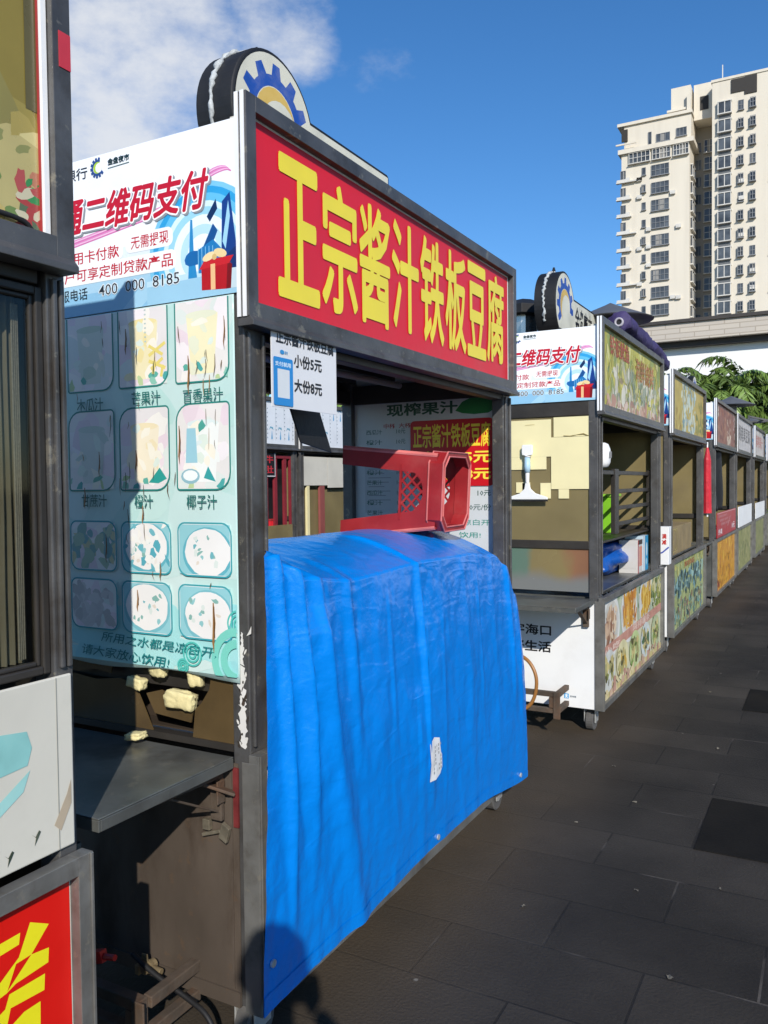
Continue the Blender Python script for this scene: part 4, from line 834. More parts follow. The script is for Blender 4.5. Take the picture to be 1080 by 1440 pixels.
o = box('white_board', WHITEP, None, -.01, 0, 0, 2.15, 0, .28, 0); o.location = (-1.18, 15.98, .822); tag(o, 'smaller white board above the poster of the pink-lettered stall', 'board')
o = box('paper_note', CREAM, None, -.3, 0, 0, .003, 0, .22, 0); o.location = (-1.55, 15.05, 1.45); tag(o, 'cream paper note stuck inside the grey handwritten stall', 'note')
# ------------------------------------------------------------------ tarpaulin
import bisect
def interp(xs, ys, x):
    if x <= xs[0]: return ys[0]
    if x >= xs[-1]: return ys[-1]
    i = bisect.bisect(xs, x)-1; t = (x-xs[i])/(xs[i+1]-xs[i]); t = t*t*(3-2*t); return ys[i]+t*(ys[i+1]-ys[i])
FY = [1.60, 1.72, 1.86, 2.10, 2.6, 3.0, 3.3, 3.45, 3.56, 3.65]; FZ = [1.345, 1.315, 1.25, 1.215, 1.228, 1.222, 1.195, 1.13, 1.0, .84]
BZ = [1.345, 1.34, 1.33, 1.32, 1.32, 1.32, 1.305, 1.24, 1.10, .90]
def tarp_pt(s, t):
    dr = max(0, min(1, (t-.28)/.72)); yl = 1.688-.083*dr+.070*max(0, 1-abs(t-.265)/.035)
    y = yl+s*(3.625-yl)
    zf = interp(FY, FZ, y); zb = interp(FY, BZ, y)
    zbot = interp([1.6, 2.0, 2.6, 3.0, 3.65], [.185, .19, .22, .215, .145], y)
    xb = -1.66
    # arc: inside drop, top, front drop
    if t < .08: u = t/.08; p = Vector((xb-.03+.02*u, y, zb-.12*(1-u)))
    elif t < .30:
        u = (t-.08)/.22; p = Vector((xb-.01+u*(-1.262-xb+.01), y, zb+(zf-zb)*(u**1.6)+.012*math.sin(u*3.14)))
    else:
        u = (t-.30)/.70; p = Vector((-1.262+.028*u+.016*math.sin(u*3.14*.9), y, zf+(zbot-zf)*u))
    drop = max(0, min(1, (t-.27)/.73)); fr = max(0, min(1, (t-.24)/.08))
    y2 = y
    amp = 0
    def rdg(c, lean, w, a, t0, t1, shp=1):
        cc = c+lean*drop; g = math.exp(-((y-cc)/w)**2); k = max(0, min(1, (t-t0)/.05))*max(0, min(1, (t1-t)/.25)) if t1 < 1.5 else max(0, min(1, (t-t0)/.05))
        return a*g*k
    amp += rdg(1.725, .03, .017, .026, .2, .95)+rdg(1.81, .09, .019, .032, .22, .80)-rdg(1.765, .07, .022, .012, .25, .9)+rdg(1.91, .12, .022, .022, .24, .66)+rdg(2.08, .06, .024, .018, .22, .70)+rdg(1.86, .24, .05, .020, .35, 2)
    amp += rdg(2.545, .03, .0125, .021, .12, .86)-rdg(2.60, .03, .045, .012, .3, .8)+rdg(2.30, -.10, .05, .006, .3, .9)+rdg(2.95, .03, .03, .007, .28, 1.3)+rdg(3.25, .02, .03, .007, .28, 1.2)+rdg(3.42, .08, .022, .024, .24, .8)+rdg(3.55, .03, .03, .012, .3, .9)+rdg(2.2, .5, .05, .007, .55, 2)+rdg(2.33, .02, .012, .007, .32, .75)+rdg(2.75, -.05, .012, .005, .4, 1.1)+rdg(3.08, .03, .011, .006, .3, .9)
    amp += .006*noise.noise(Vector((y*4.5, t*3.2, 1)))+.004*noise.noise(Vector((y*11, t*7, 4)))+.0035*noise.noise(Vector((y*26, t*22, 9)))
    amp += .006*math.sin(y*5+1.0)*drop
    if y > 2.15: amp = amp*(.62 if abs(y-2.55) > .06 else 1)
    amp *= 1-.65*max(0, (drop-.55)/.45)*min(1, max(0, (y-2.0)/.4))
    top = 1-fr
    p.x += amp*(fr*.95+.05)+.0; p.z += amp*top*.6
    for tc_, a_ in ((.47, .0035), (.66, -.003), (.84, .0025)): amp += a_*math.exp(-((t-tc_-.01*math.sin(y*3))/.008)**2)
    # diagonal pull from the near top corner
    if y < 2.2:
        q = (2.2-y)/.6; p.z += .010*math.sin((y-1.6)*22+t*14)*q*(1-drop)
    p.x = max(p.x, -1.262-.3*top) if t > .3 else p.x
    return p
b = MB(); NU, NV = 240, 190
b.grid(lambda a, c: tarp_pt(a, c), NU, NV)
def tarp_mat():
    M = mat('blue_polyethylene', (.0, .20, .68), .24, 0, .08, 3)
    t = M.node_tree; L = t.links.new; bs = t.nodes['Principled BSDF']; tcn = [n for n in t.nodes if n.type == 'TEX_COORD'][0]
    def nz(scale, det, st, dist=0):
        n = N('ShaderNodeTexNoise', t); n.inputs['Scale'].default_value = scale; n.inputs['Detail'].default_value = det; n.inputs['Distortion'].default_value = dist
        q = N('ShaderNodeMapping', t); q.inputs['Scale'].default_value = st; L(tcn.outputs['Object'], q.inputs[0]); L(q.outputs[0], n.inputs['Vector']); return n.outputs[0]
    def ridge(o, w):
        a = N('ShaderNodeMath', t, operation='SUBTRACT'); a.inputs[1].default_value = .5; L(o, a.inputs[0]); c = N('ShaderNodeMath', t, operation='ABSOLUTE'); L(a.outputs[0], c.inputs[0])
        d = N('ShaderNodeMapRange', t, interpolation_type='SMOOTHSTEP'); d.inputs[1].default_value = 0; d.inputs[2].default_value = w; d.inputs[3].default_value = 1; d.inputs[4].default_value = 0; L(c.outputs[0], d.inputs[0]); return d.outputs[0]
    def vor(scale, st):
        n = N('ShaderNodeTexVoronoi', t, feature='SMOOTH_F1'); n.inputs['Scale'].default_value = scale; n.inputs['Smoothness'].default_value = .12; q = N('ShaderNodeMapping', t); q.inputs['Scale'].default_value = st
        w = N('ShaderNodeTexNoise', t); w.inputs['Scale'].default_value = 6; L(tcn.outputs['Object'], w.inputs['Vector']); x = N('ShaderNodeMix', t, data_type='VECTOR'); x.inputs['Factor'].default_value = .12; L(tcn.outputs['Object'], x.inputs['A']); L(w.outputs['Color'], x.inputs['B']); L(x.outputs[1], q.inputs[0]); L(q.outputs[0], n.inputs['Vector']); return n.outputs['Distance']
    terms = [(nz(7, 6, (1, 1, .8), .3), .65), (ridge(nz(4.0, 2, (1, 1, .30)), .07), .09), (ridge(nz(7, 2, (1, .5, 1.5), .4), .09), .05), (nz(60, 4, (1, 1, 1)), .13), (vor(6.5, (1, 1, .5)), .22), (vor(17, (1, .8, .8)), .09)]
    acc = None
    for o_, w in terms:
        m_ = N('ShaderNodeMath', t, operation='MULTIPLY_ADD'); m_.inputs[1].default_value = w; L(o_, m_.inputs[0])
        if acc is None: m_.inputs[2].default_value = 0
        else: L(acc, m_.inputs[2])
        acc = m_.outputs[0]
    bp = N('ShaderNodeBump', t); bp.inputs['Strength'].default_value = .55; bp.inputs['Distance'].default_value = .02; L(acc, bp.inputs['Height']); L(bp.outputs[0], bs.inputs['Normal'])
    bs.inputs['Specular IOR Level'].default_value = .5
    return M
TARP = tarp_mat()
tp = b.build('blue_tarpaulin', TARP, None, smooth=True); tag(tp, 'bright blue plastic tarpaulin draped over the counter of the tofu stall', 'tarpaulin')
def on_tarp(y, z, off=.004):
    lo, hi = .30, 1.0
    for _ in range(30):
        m_ = (lo+hi)/2; yl = 1.688-.083*max(0, min(1, (m_-.28)/.72)); s = (y-yl)/(3.625-yl)
        if tarp_pt(s, m_).z > z: lo = m_
        else: hi = m_
    return tarp_pt(s, lo)+Vector((off, 0, 0))
pts2 = [(2.548, .60), (2.60, .612), (2.648, .598), (2.655, .545), (2.664, .535), (2.665, .49), (2.645, .47), (2.60, .462), (2.552, .468), (2.556, .53)]
b = MB(); b.add([on_tarp(y, z, .005) for y, z in pts2]+[on_tarp(2.605, .54, .006)], [(i, (i+1) % 10, 10) for i in range(10)]); sk = b.build('paper_sticker', WHITEP, tp)
b = MB(); rr = random.Random(4)
for k in range(5):
    y = 2.575+k*.017
    for j in range(7):
        z = .49+j*.014
        if rr.random() < .75: b.add([on_tarp(y, z, .0085), on_tarp(y+.007, z, .0085), on_tarp(y+.007, z+.009, .0085), on_tarp(y, z+.009, .0085)], [(0, 1, 2, 3)])
b.build('print', mat('grey_print', (.35, .35, .36), .6), sk)
b = MB(); b.grid(lambda a, c: tarp_pt(a, 1-.028*(1-c))+Vector((.0022, 0, 0)), 200, 2); b.build('hem', TARP, tp, smooth=True)
for y, z in ((2.63, .245), (3.52, .185), (1.65, .30)):
    q = on_tarp(y, z, .003); b = MB(); b.tube([q, q+Vector((.005, 0, 0))], .010, 14); b.build('grommet', mat_zinc, tp)
# ------------------------------------------------------------------ stool on the tarpaulin
def stool():
    o = empty('plastic_stool', (-1.40, 3.10, 1.34), 'faded red plastic stool lying on its side on the blue tarpaulin', 'stool')
    ax = Vector((1, 0, .0)); F0, F1 = .185, .145; Ht = .40; S0 = (-.40, 0, .145)
    def P3(a, h, side):     # side wall point: a across, h from feet to seat
        s = F0+(F1-F0)*h/Ht; c = Vector((-Ht+h, 0, .145-.02*(1-h/Ht)))
        return {'front': c+Vector((0, -s, a)), 'rear': c+Vector((0, s, a)), 'low': c+Vector((0, a, -s)), 'high': c+Vector((0, a, s))}[side]
    for side in ('front', 'rear', 'low', 'high'):
        lw = .07
        # two legs and the seat band as a quad mesh
        b = MB(); n = 24; hs = [i/n*Ht for i in range(n+1)]
        def hole(h):
            if h > .345: return 0
            w = F0+(F1-F0)*h/Ht-lw-.01*h/Ht
            if h > .285: w = min(w, (w-.055)+math.sqrt(max(0, .06**2-(h-.285)**2)))
            return max(0, w)
        hs = [i/30*.345 for i in range(31)]+[.3455, .36, .38, Ht]
        for i in range(len(hs)-1):
            h0, h1 = hs[i], hs[i+1]; e0, e1 = F0+(F1-F0)*h0/Ht, F0+(F1-F0)*h1/Ht; g0, g1 = hole(h0), hole(h1)
            if h0 < .345:
                for sg in (-1, 1): b.add([P3(sg*g0, h0, side), P3(sg*e0, h0, side), P3(sg*e1, h1, side), P3(sg*g1, h1, side)], [(0, 1, 2, 3)])
            else: b.add([P3(-e0, h0, side), P3(e0, h0, side), P3(e1, h1, side), P3(-e1, h1, side)], [(0, 1, 2, 3)])
        b.build('leg_frame', REDPL, o, solid=.007)
        b = MB(); 
        for q in range(-3, 4):
            for sg in (-1, 1):
                seg = [(q*.045+sg*(t_/12-.5)*.10, .255+t_/12*.09) for t_ in range(13)]; seg = [p for p in seg if abs(p[0]) < .10]
                if len(seg) > 2: b.bar(P3(seg[0][0], seg[0][1], side), P3(seg[-1][0], seg[-1][1], side), .008, .0055+.001*sg, (0, 0, 1) if side in ('low', 'high') else (0, 1, 0))
        b.bar(P3(-.11, .252, side), P3(.11, .252, side), .012, .009, (1, 0, 0)); b.build('side_lattice', REDPL, o)
        # ribs that run along the leg corners
        for sg in (-1, 1):
            b = MB(); b.tube([P3(sg*(F0-.004), .0, side), P3(sg*(F1-.004), Ht, side)], .007, 6); b.build('rib', REDPINK, o)
    # octagonal seat rim and lattice
    R, c = F1+.012, .045
    def oc(R, c, x): return [Vector((x, y, .145+z)) for y, z in ((-R+c, -R), (R-c, -R), (R, -R+c), (R, R-c), (R-c, R), (-R+c, R), (-R, R-c), (-R, -R+c))]
    b = MB(); A, B, Cc, Dd = oc(R, c, -.03), oc(R, c, .03), oc(R-.017, c-.006, .03), oc(R-.017, c-.006, -.03)
    for P_, Q_ in ((A, B), (B, Cc), (Cc, Dd)):
        for i in range(8): b.add([P_[i], P_[(i+1) % 8], Q_[(i+1) % 8], Q_[i]], [(0, 1, 2, 3)])
    b.build('seat_rim', REDPL, o, bevel=.003)
    b = MB()
    for rr_, x in ((R+.001, .031), (R-.017, .031), (R+.002, -.03)):
        q = oc(rr_, c, x); b.tube(q+[q[0]], .0035, 6)
    b.build('rim_edge', REDPINK, o)
    b = MB()
    for k in range(-4, 5):
        d = k*.055
        for sg in (-1, 1):
            pts = []
            for t in (-1, 1):
                y, z = d/2+t*.2, sg*(t*.2-d/2) if True else 0
                pts.append([y, z])
            # clip to square
            (y0, z0), (y1, z1) = pts; seg = []
            for i in range(41):
                y, z = y0+(y1-y0)*i/40, z0+(z1-z0)*i/40
                if abs(y) < R-.03 and abs(z) < R-.03 and abs(y)+abs(z) < 2*R-.03-c-.02: seg.append((y, z))
            if len(seg) > 2: b.bar((-.075+sg*.0015, seg[0][0], .145+seg[0][1]), (-.075+sg*.0015, seg[-1][0], .145+seg[-1][1]), .007, .012, (1, 0, 0))
    b.build('lattice', REDPL, o)
    return o
REDPINK = mat('painted_lit_pink_edge', (.62, .16, .15), .5, 0, .25, 12)  # pink paints in the light caught by the stool's edges
st = stool(); st.location = (-1.385, 3.10, 1.325); st.rotation_euler = (0, math.radians(3), math.radians(3))
# ------------------------------------------------------------------ hung sheets
o = empty('price_sheet', (-1.272, 1.74, 1.70), 'white price sheet with a blue payment card hanging from the red signboard', 'price sheet')
box('sheet', mat('white_sheet', (.74, .74, .75), .5, 0, .05), o, 0, .003, 0, .315, .005, .212, 0)
P = Print((.003, 0, 0), Y_, Z_, base=.0006); P.text('正宗酱汁铁板豆腐', .02, .172, .30, .208, '1E1E20', .03, 2); P.text('小份5元', .10, .118, .235, .152, '1A1A1C', .03, 2); P.text('大份8元', .10, .052, .235, .086, '1A1A1C', .03, 2)
P.ell(.045, .150, .010, .006, '2E8CCB', 10); P.text('支付', .056, .146, .07, .154, '4A90C0', .03, 1)
P.build('lettering', PRINT, o)
P = Print((.003, 0, 0), Y_, Z_, base=.0022); P.rrect(.004, .010, .092, .135, .006, '1C86CC'); P.rect(.022, .03, .076, .105, 'D9DDDF'); P.text('支付就用', .012, .112, .082, .124, 'D9ECF6', .02, 1); P.build('payment_card', PRINT, o)
b = MB(); b.obox((-1.335, 2.012, 1.672), (.003, 0, 0), (0, .082, -.012), (0, .034, -.062)); tag(b.build('black_board', BLACK, None, bevel=.002), 'tilted black board hanging below the white price sheet', 'board')
# foam pieces at the broken pane
def foam(x, y, z, a, b_, c, seed, label):
    m_ = MB()
    def f(u, v):
        th = u*2*math.pi; ph = v*math.pi; q = Vector((math.sin(ph)*math.cos(th), math.sin(ph)*math.sin(th), math.cos(ph))); k = 1/max(abs(q.x), abs(q.y), abs(q.z)); k = 1+(k-1)*.75
        k *= 1+.16*noise.noise(q*2.2+Vector((seed, 0, 0)))+.1*noise.noise(q*6+Vector((0, seed, 0))); return (q.x*a*k, q.y*b_*k, q.z*c*k)
    m_.grid(f, 32, 18); o = m_.build('foam_piece', FOAM, None, True); o.location = (x, y, z); o.rotation_euler = (0, .15*math.sin(seed), .2*math.cos(seed)); tag(o, label, 'foam piece', 'cream foam pieces around the broken pane')
foam(-1.535, 1.672, .928, .045, .02, .024, 1, 'largest cream foam block stuck in the broken brown pane'); foam(-1.70, 1.676, .955, .03, .015, .016, 2, 'cream foam scrap at the left edge of the broken pane'); foam(-1.625, 1.682, .997, .028, .015, .018, 3, 'cream foam scrap under the left of the teal menu banner edge'); foam(-1.49, 1.682, .99, .02, .015, .024, 6, 'cream foam scrap just above the largest foam block'); foam(-1.655, 1.625, .826, .026, .02, .010, 5, 'small cream foam crumb lying on the steel shelf')
b = MB(); b.tube(smooth_pts([(-1.92, 1.55, .28), (-1.84, 1.53, .22), (-1.785, 1.52, .15), (-1.72, 1.50, .10), (-1.62, 1.48, .09), (-1.50, 1.47, .095), (-1.44, 1.47, .09), (-1.40, 1.50, .06)], 3), .014, 10); b.bar((-1.77, 1.52, .235), (-1.68, 1.52, .265), .022, .03); b.tube([(-1.69, 1.52, .262), (-1.64, 1.52, .27)], .008, 8)
tag(b.build('gas_hose', mat('red_hose', (.5, .02, .015), .35, 0, .15), smooth=False), 'red gas hose trailing under the steel shelf beside the stained end panel', 'hose')
b = MB(); b.tube(smooth_pts([(-1.66, 1.60, .235), (-1.58, 1.59, .21), (-1.47, 1.60, .17), (-1.38, 1.59, .15), (-1.34, 1.58, .06), (-1.42, 1.52, .012), (-1.55, 1.50, .012)], 3), .007, 8); tag(b.build('cable', BLACK, None, True), 'thin black cable drooping across the foot of the stained end panel', 'cable')
o = box('wood_block', mat('grey_wood', (.12, .09, .06), .85, 0, .3, 10, .2, 30), None, -.10, .10, -.04, .04, 0, .055, .004); o.location = (-1.52, 1.42, 0); o.rotation_euler = (0, 0, .5); tag(o, 'short weathered wooden block on the ground under the steel shelf', 'wood block')
# ------------------------------------------------------------------ nearest stall at the left edge
def near_sign(root, so, L):
    P = Print((-.0035, 0, 0), Y_, Z_, clip=(.02, 1.955, L-.045, 2.435), base=.001); P.rect(0, 1.9, L, 2.5, '8A7A34')
    food_art(P, 1.0, 1.95, L, 2.20, ['A8964A', 'B8A45A', '9A8A42', 'C0AE6A', '8A8044', 'B89A5A'], 60, (.05, .11), 1.8, 90)
    food_art(P, 1.6, 1.95, L, 2.14, ['C8B87A', 'BCA862', 'D0C284', 'A8964E', 'B8AA6E'], 30, (.05, .10), 2.4, 91)
    food_art(P, 1.6, 1.95, L, 2.12, ['A85A3E', 'B0684A', '8A8A50', '6E8444', 'B87A5A'], 24, (.01, .025), 2, 92)
    P.rect(L-.085, 2.18, L-.05, 2.44, '5E5630'); food_art(P, L-.10, 1.955, L-.04, 2.05, ['A84038', '3E8A4A', 'B05048', 'C9C0A0', '5A6A4A'], 18, (.01, .03), 2, 93)
    P.build('picture', GLOSSP, so)
    b = MB(); b.box(-.003, .010, L-.058, L-.047, 1.96, 2.43); b.build('light_strip', ALU, root)
    b = MB(); b.box(-.0028, .003, L-.0605, L-.0585, 1.96, 2.43); b.build('red_edge', mat('dull_red_edge', (.35, .03, .03), .6), root)
    b = MB(); b.box(.0242, .0255, L-.032, L-.006, 2.27, 2.335); b.build('red_tag', mat('pink_red_tag', (.6, .04, .06), .5), root)
def near_front(root, fp, L):
    P = Print((-.003, 0, 0), Y_, Z_, clip=(.02, .15, L-.03, .79), base=.001); P.rect(0, .1, L, .9, 'D9180F')
    for q in [[(0.982, 0.714), (1.022, 0.692), (0.983, 0.654), (0.951, 0.653), (0.931, 0.611), (0.917, 0.609), (0.8, 0.52), (0.76, 0.56), (0.88, 0.61), (0.957, 0.662)], [(1.021, 0.648), (1.019, 0.621), (0.95, 0.618), (0.928, 0.61), (0.983, 0.654)], [(0.6, 0.7), (0.961, 0.705), (0.958, 0.685), (0.6, 0.67)], [(1.011, 0.604), (1.009, 0.574), (0.938, 0.58), (0.931, 0.556), (0.8, 0.5), (0.78, 0.53), (0.927, 0.584), (0.936, 0.606)], [(1.0, 0.558), (0.999, 0.515), (0.99, 0.36), (0.94, 0.26), (0.84, 0.26), (0.84, 0.31), (0.91, 0.31), (0.94, 0.37), (0.948, 0.52), (0.84, 0.47), (0.84, 0.51), (0.965, 0.558)], [(0.74, 0.75), (0.79, 0.75), (0.79, 0.6), (0.74, 0.6)]]: P.poly([(u+.965, v) for u, v in q], 'EFE222')
    P.build('lettering', PRINT, fp)
def build_near():
    X0, Y0, L, D = -1.27, -.965, 2.065, .90
    root = cart(X0, Y0, L, 'nearest food cart cut off by the left edge, with a pleated curtain behind its window', D, near_sign, near_front, None, low=(.14, .80), pw=.042, chan=1.16)
    wh = box('counter_board', OLDWHITE, root, -.011, -.003, .04, L-.012, .818, 1.147)
    P = Print((-.003, 0, 0), Y_, Z_, clip=(.05, .82, L-.02, 1.145), base=.001)
    u = L-.235
    P.poly([(u, 1.055), (u+.06, 1.07), (u+.12, 1.062), (u+.13, 1.03), (u+.12, 1.0), (u+.06, .995), (u, .99)], '8FC9C4'); P.poly([(u, .93), (u+.06, .95), (u+.125, .99), (u+.11, .955), (u+.06, .925), (u, .90)], '9ED2CC'); P.poly([(u-.05, .835), (u+.04, .85), (u+.035, .83), (u, .82)], '7FC2BE')
    P.ell(u-.4, .98, .34, .12, 'A9D6D0', 30); P.rect(L-.05, .82, L-.048, 1.145, '9A9A92')
    for k, (a, v) in enumerate(((L-.155, .842), (L-.098, .858), (L-.22, .84))): P.poly([(a-.012, v+.014), (a-.004, v+.006), (a+.004, v+.016), (a+.008, v+.012), (a+.002, v+.002), (a-.006, v-.01), (a-.003, v+.004)], '3E4A3C')
    P.poly([(L-.06, .87), (L-.03, .92), (L-.018, .95), (L-.02, .90), (L-.045, .855)], 'B9A890'); P.build('picture', FADED, wh)
    b = MB(); frame_ring(b, 'x', 0, .046, L-.044, 1.152, 1.872, .016, -.045, -.02); frame_ring(b, 'x', 0, .0625, L-.0605, 1.1685, 1.8555, .009, -.04, -.026); wf = b.build('window_frame', DSTEEL, root, bevel=.003)
    box('window_pane', GLASS, wf, -.035, -.032, .072, L-.07, 1.178, 1.846, 0)
    b = MB(); b.grid(lambda a, c: (-.078+.0055*math.sin(a*2*math.pi*150)+.006*noise.noise(Vector((a*30, c*3, 0))), .06+a*(L-.12)+.012*(1-c)*math.sin(a*70), 1.17+c*.70), 2400, 5); b.build('curtain', mat('grey_curtain', (.36, .35, .31), .7, 0, .2, 4, 0, 40, .3, (.1, .09, .06), 3), root, smooth=True)
    b = MB(); b.grid(lambda a, c: (-.058+.004*math.sin(a*6.28*4), L-.085+a*.016, 1.18+c*.66), 12, 4); b.build('mesh_edge', mat('pale_netting', (.5, .5, .5), .7, 0, .2, 200), root, smooth=True)
    box('end_panel', DSTEEL, root, -D+p_, -.067, L-.02, L-.015, .2, 1.9, 0)
    box('back_wall', DSTEEL, root, -D+.02, -D+.024, p_, L-p_, .85, 1.9, 0)
    b = MB(); b.tube(smooth_pts([(-.0, 1.80, 1.972), (.006, 1.90, 1.978), (.008, 1.965, 1.975), (.008, 1.978, 1.962)], 2), .005, 8); b.build('cable', BLACK, root, smooth=True)
    return root
build_near()
# ------------------------------------------------------------------ row of carts behind
def film_sign(root, so, L):
    P = Print((-.003, 0, 0), Y_, Z_, clip=(.02, 1.955, L-.045, 2.435), base=.001); P.rect(0, 1.9, L, 2.5, 'E2E6EA'); rr = random.Random(int(L*100))
    for i in range(12):
        u = .1+i*.16; v = rr.choice([2.30, 2.02, 2.12]); P.poly([(u-.012, v), (u, v+.085), (u+.004, v+.09), (u+.014, v), (u, v-.015)], '4A9CC8'); P.poly([(u-.05, v+.09), (u-.02, v+.115), (u+.03, v+.095), (u+.02, v+.125), (u-.03, v+.13)], '6FA8BE')
        P.stroke([(u+.07, 2.0), (u+.07, 2.40)], .004, 'A9B4BC')
        for k in range(8): P.rect(u+.075, 2.02+k*.045, u+.09, 2.035+k*.045, '9AA4AC')
    P.build('picture', PRINT, so)
bA = cart(-5.4, 5.85, 2.02, 'film-wrapped white food cart with red bars, seen through the tofu stall beside the bucket', .9, film_sign, None, None, ad=False, group='food carts in the row behind')
bB = cart(-5.4, 7.93, 2.02, 'film-wrapped white food cart with papered tan panes, seen through the tofu stall opening', .9, film_sign, None, None, ad=False, group='food carts in the row behind')
for r in (bA, bB): back_panes(r, 2.02, .9)
b = MB(); 
for y in (1.45, 1.62, 1.80, 1.92): b.box(-.06, -.03, y, y+.045, .83, 1.80)
b.box(-.058, -.032, 1.40, 1.96, 1.805, 1.84); b.build('red_bar', mat('dull_red', (.22, .02, .03), .5), bA)
box('dark_board', BLACK, bA, -.16, -.15, .3, 1.95, .83, 1.86, 0)
o = box('small_sign', BLACK, bA, -.03, -.02, 1.18, 1.62, 1.60, 1.86, .003); P = Print((-.02, 0, 0), Y_, Z_); P.text('千牛', 1.30, 1.75, 1.58, 1.83, 'C0303A', .03, 1); P.text('鸡肚', 1.30, 1.64, 1.58, 1.72, 'C0303A', .03, 1); P.rect(1.18, 1.60, 1.62, 1.612, 'C9C9C9'); P.rect(1.608, 1.61, 1.62, 1.86, 'C9C9C9'); P.build('lettering', PRINT, o)
b = MB(); b.box(-.03, -.025, .06, .62, 1.50, 1.84); b.box(-.03, -.025, .63, 1.02, 1.47, 1.84); b.build('paper', OLDWHITE, bB)
b = MB(); b.box(-.06, -.03, .06, .10, .83, 1.5); b.box(-.06, -.03, .18, .23, .83, 1.5); b.build('pale_bar', CREAM, bB)
b = MB(); b.box(-.06, -.03, .46, .56, .83, 1.5); b.build('red_bar', mat('dull_red2', (.28, .08, .07), .5), bB)
box('tan_board', TAN, bB, -.09, -.08, .1, 1.9, .83, 1.45, 0); box('tan_board', TAN, bA, -.03, -.02, 1.4, 1.96, .83, 1.06, 0)
o = empty('red_bucket', (-5.57, 7.5, .8125), 'red plastic bucket on the counter of the film-wrapped cart behind', 'bucket')
b = MB(); b.tube([(0, 0, 0), (0, 0, .02), (0, 0, .30)], [.085, .09, .115], 24); b.build('tub', mat('bucket_red', (.6, .02, .03), .35, 0, .1), o); b = MB(); b.tube([(0, 0, .301), (0, 0, .318)], .123, 24); b.build('rim', REDPL, o)
b = MB(); b.tube([(.09+.03*math.sin(i*.3), -.09+.016*i, .02+.16*math.sin(i*.28)) for i in range(12)], .005, 6); b.build('handle', WHITEP, o)
# scraps of litter on the paving
sc = None
rr = random.Random(21); LIT = mat('pale_scrap', (.17, .15, .11), .8, 0, .3, 30)
for i, (x, y, a) in enumerate(((-.62, 3.05, .010), (-.95, 2.75, .012), (-.42, 2.55, .014), (-.80, 3.9, .012), (-.55, 4.9, .014), (-1.0, 4.35, .012), (-.35, 3.2, .010), (-.75, 6.2, .016), (-.98, 3.55, .009))):
    if sc is None:
        b = MB(); b.grid(lambda u, v: ((u-.5)*2, (v-.5)*1.3+.3*math.sin(u*5), .35+.3*math.sin(u*4+v*3)), 5, 4); sc = o = b.build('litter_scrap', LIT, None, True)
    else: o = sc.copy(); COL.objects.link(o)
    o.location = (x, y, .004); o.scale = (a*.75, a*.75, a*.6); o.rotation_euler = (0, 0, i*1.3); tag(o, 'tiny pale scrap of litter lying on the dark paving', 'litter', 'litter scraps on the paving')
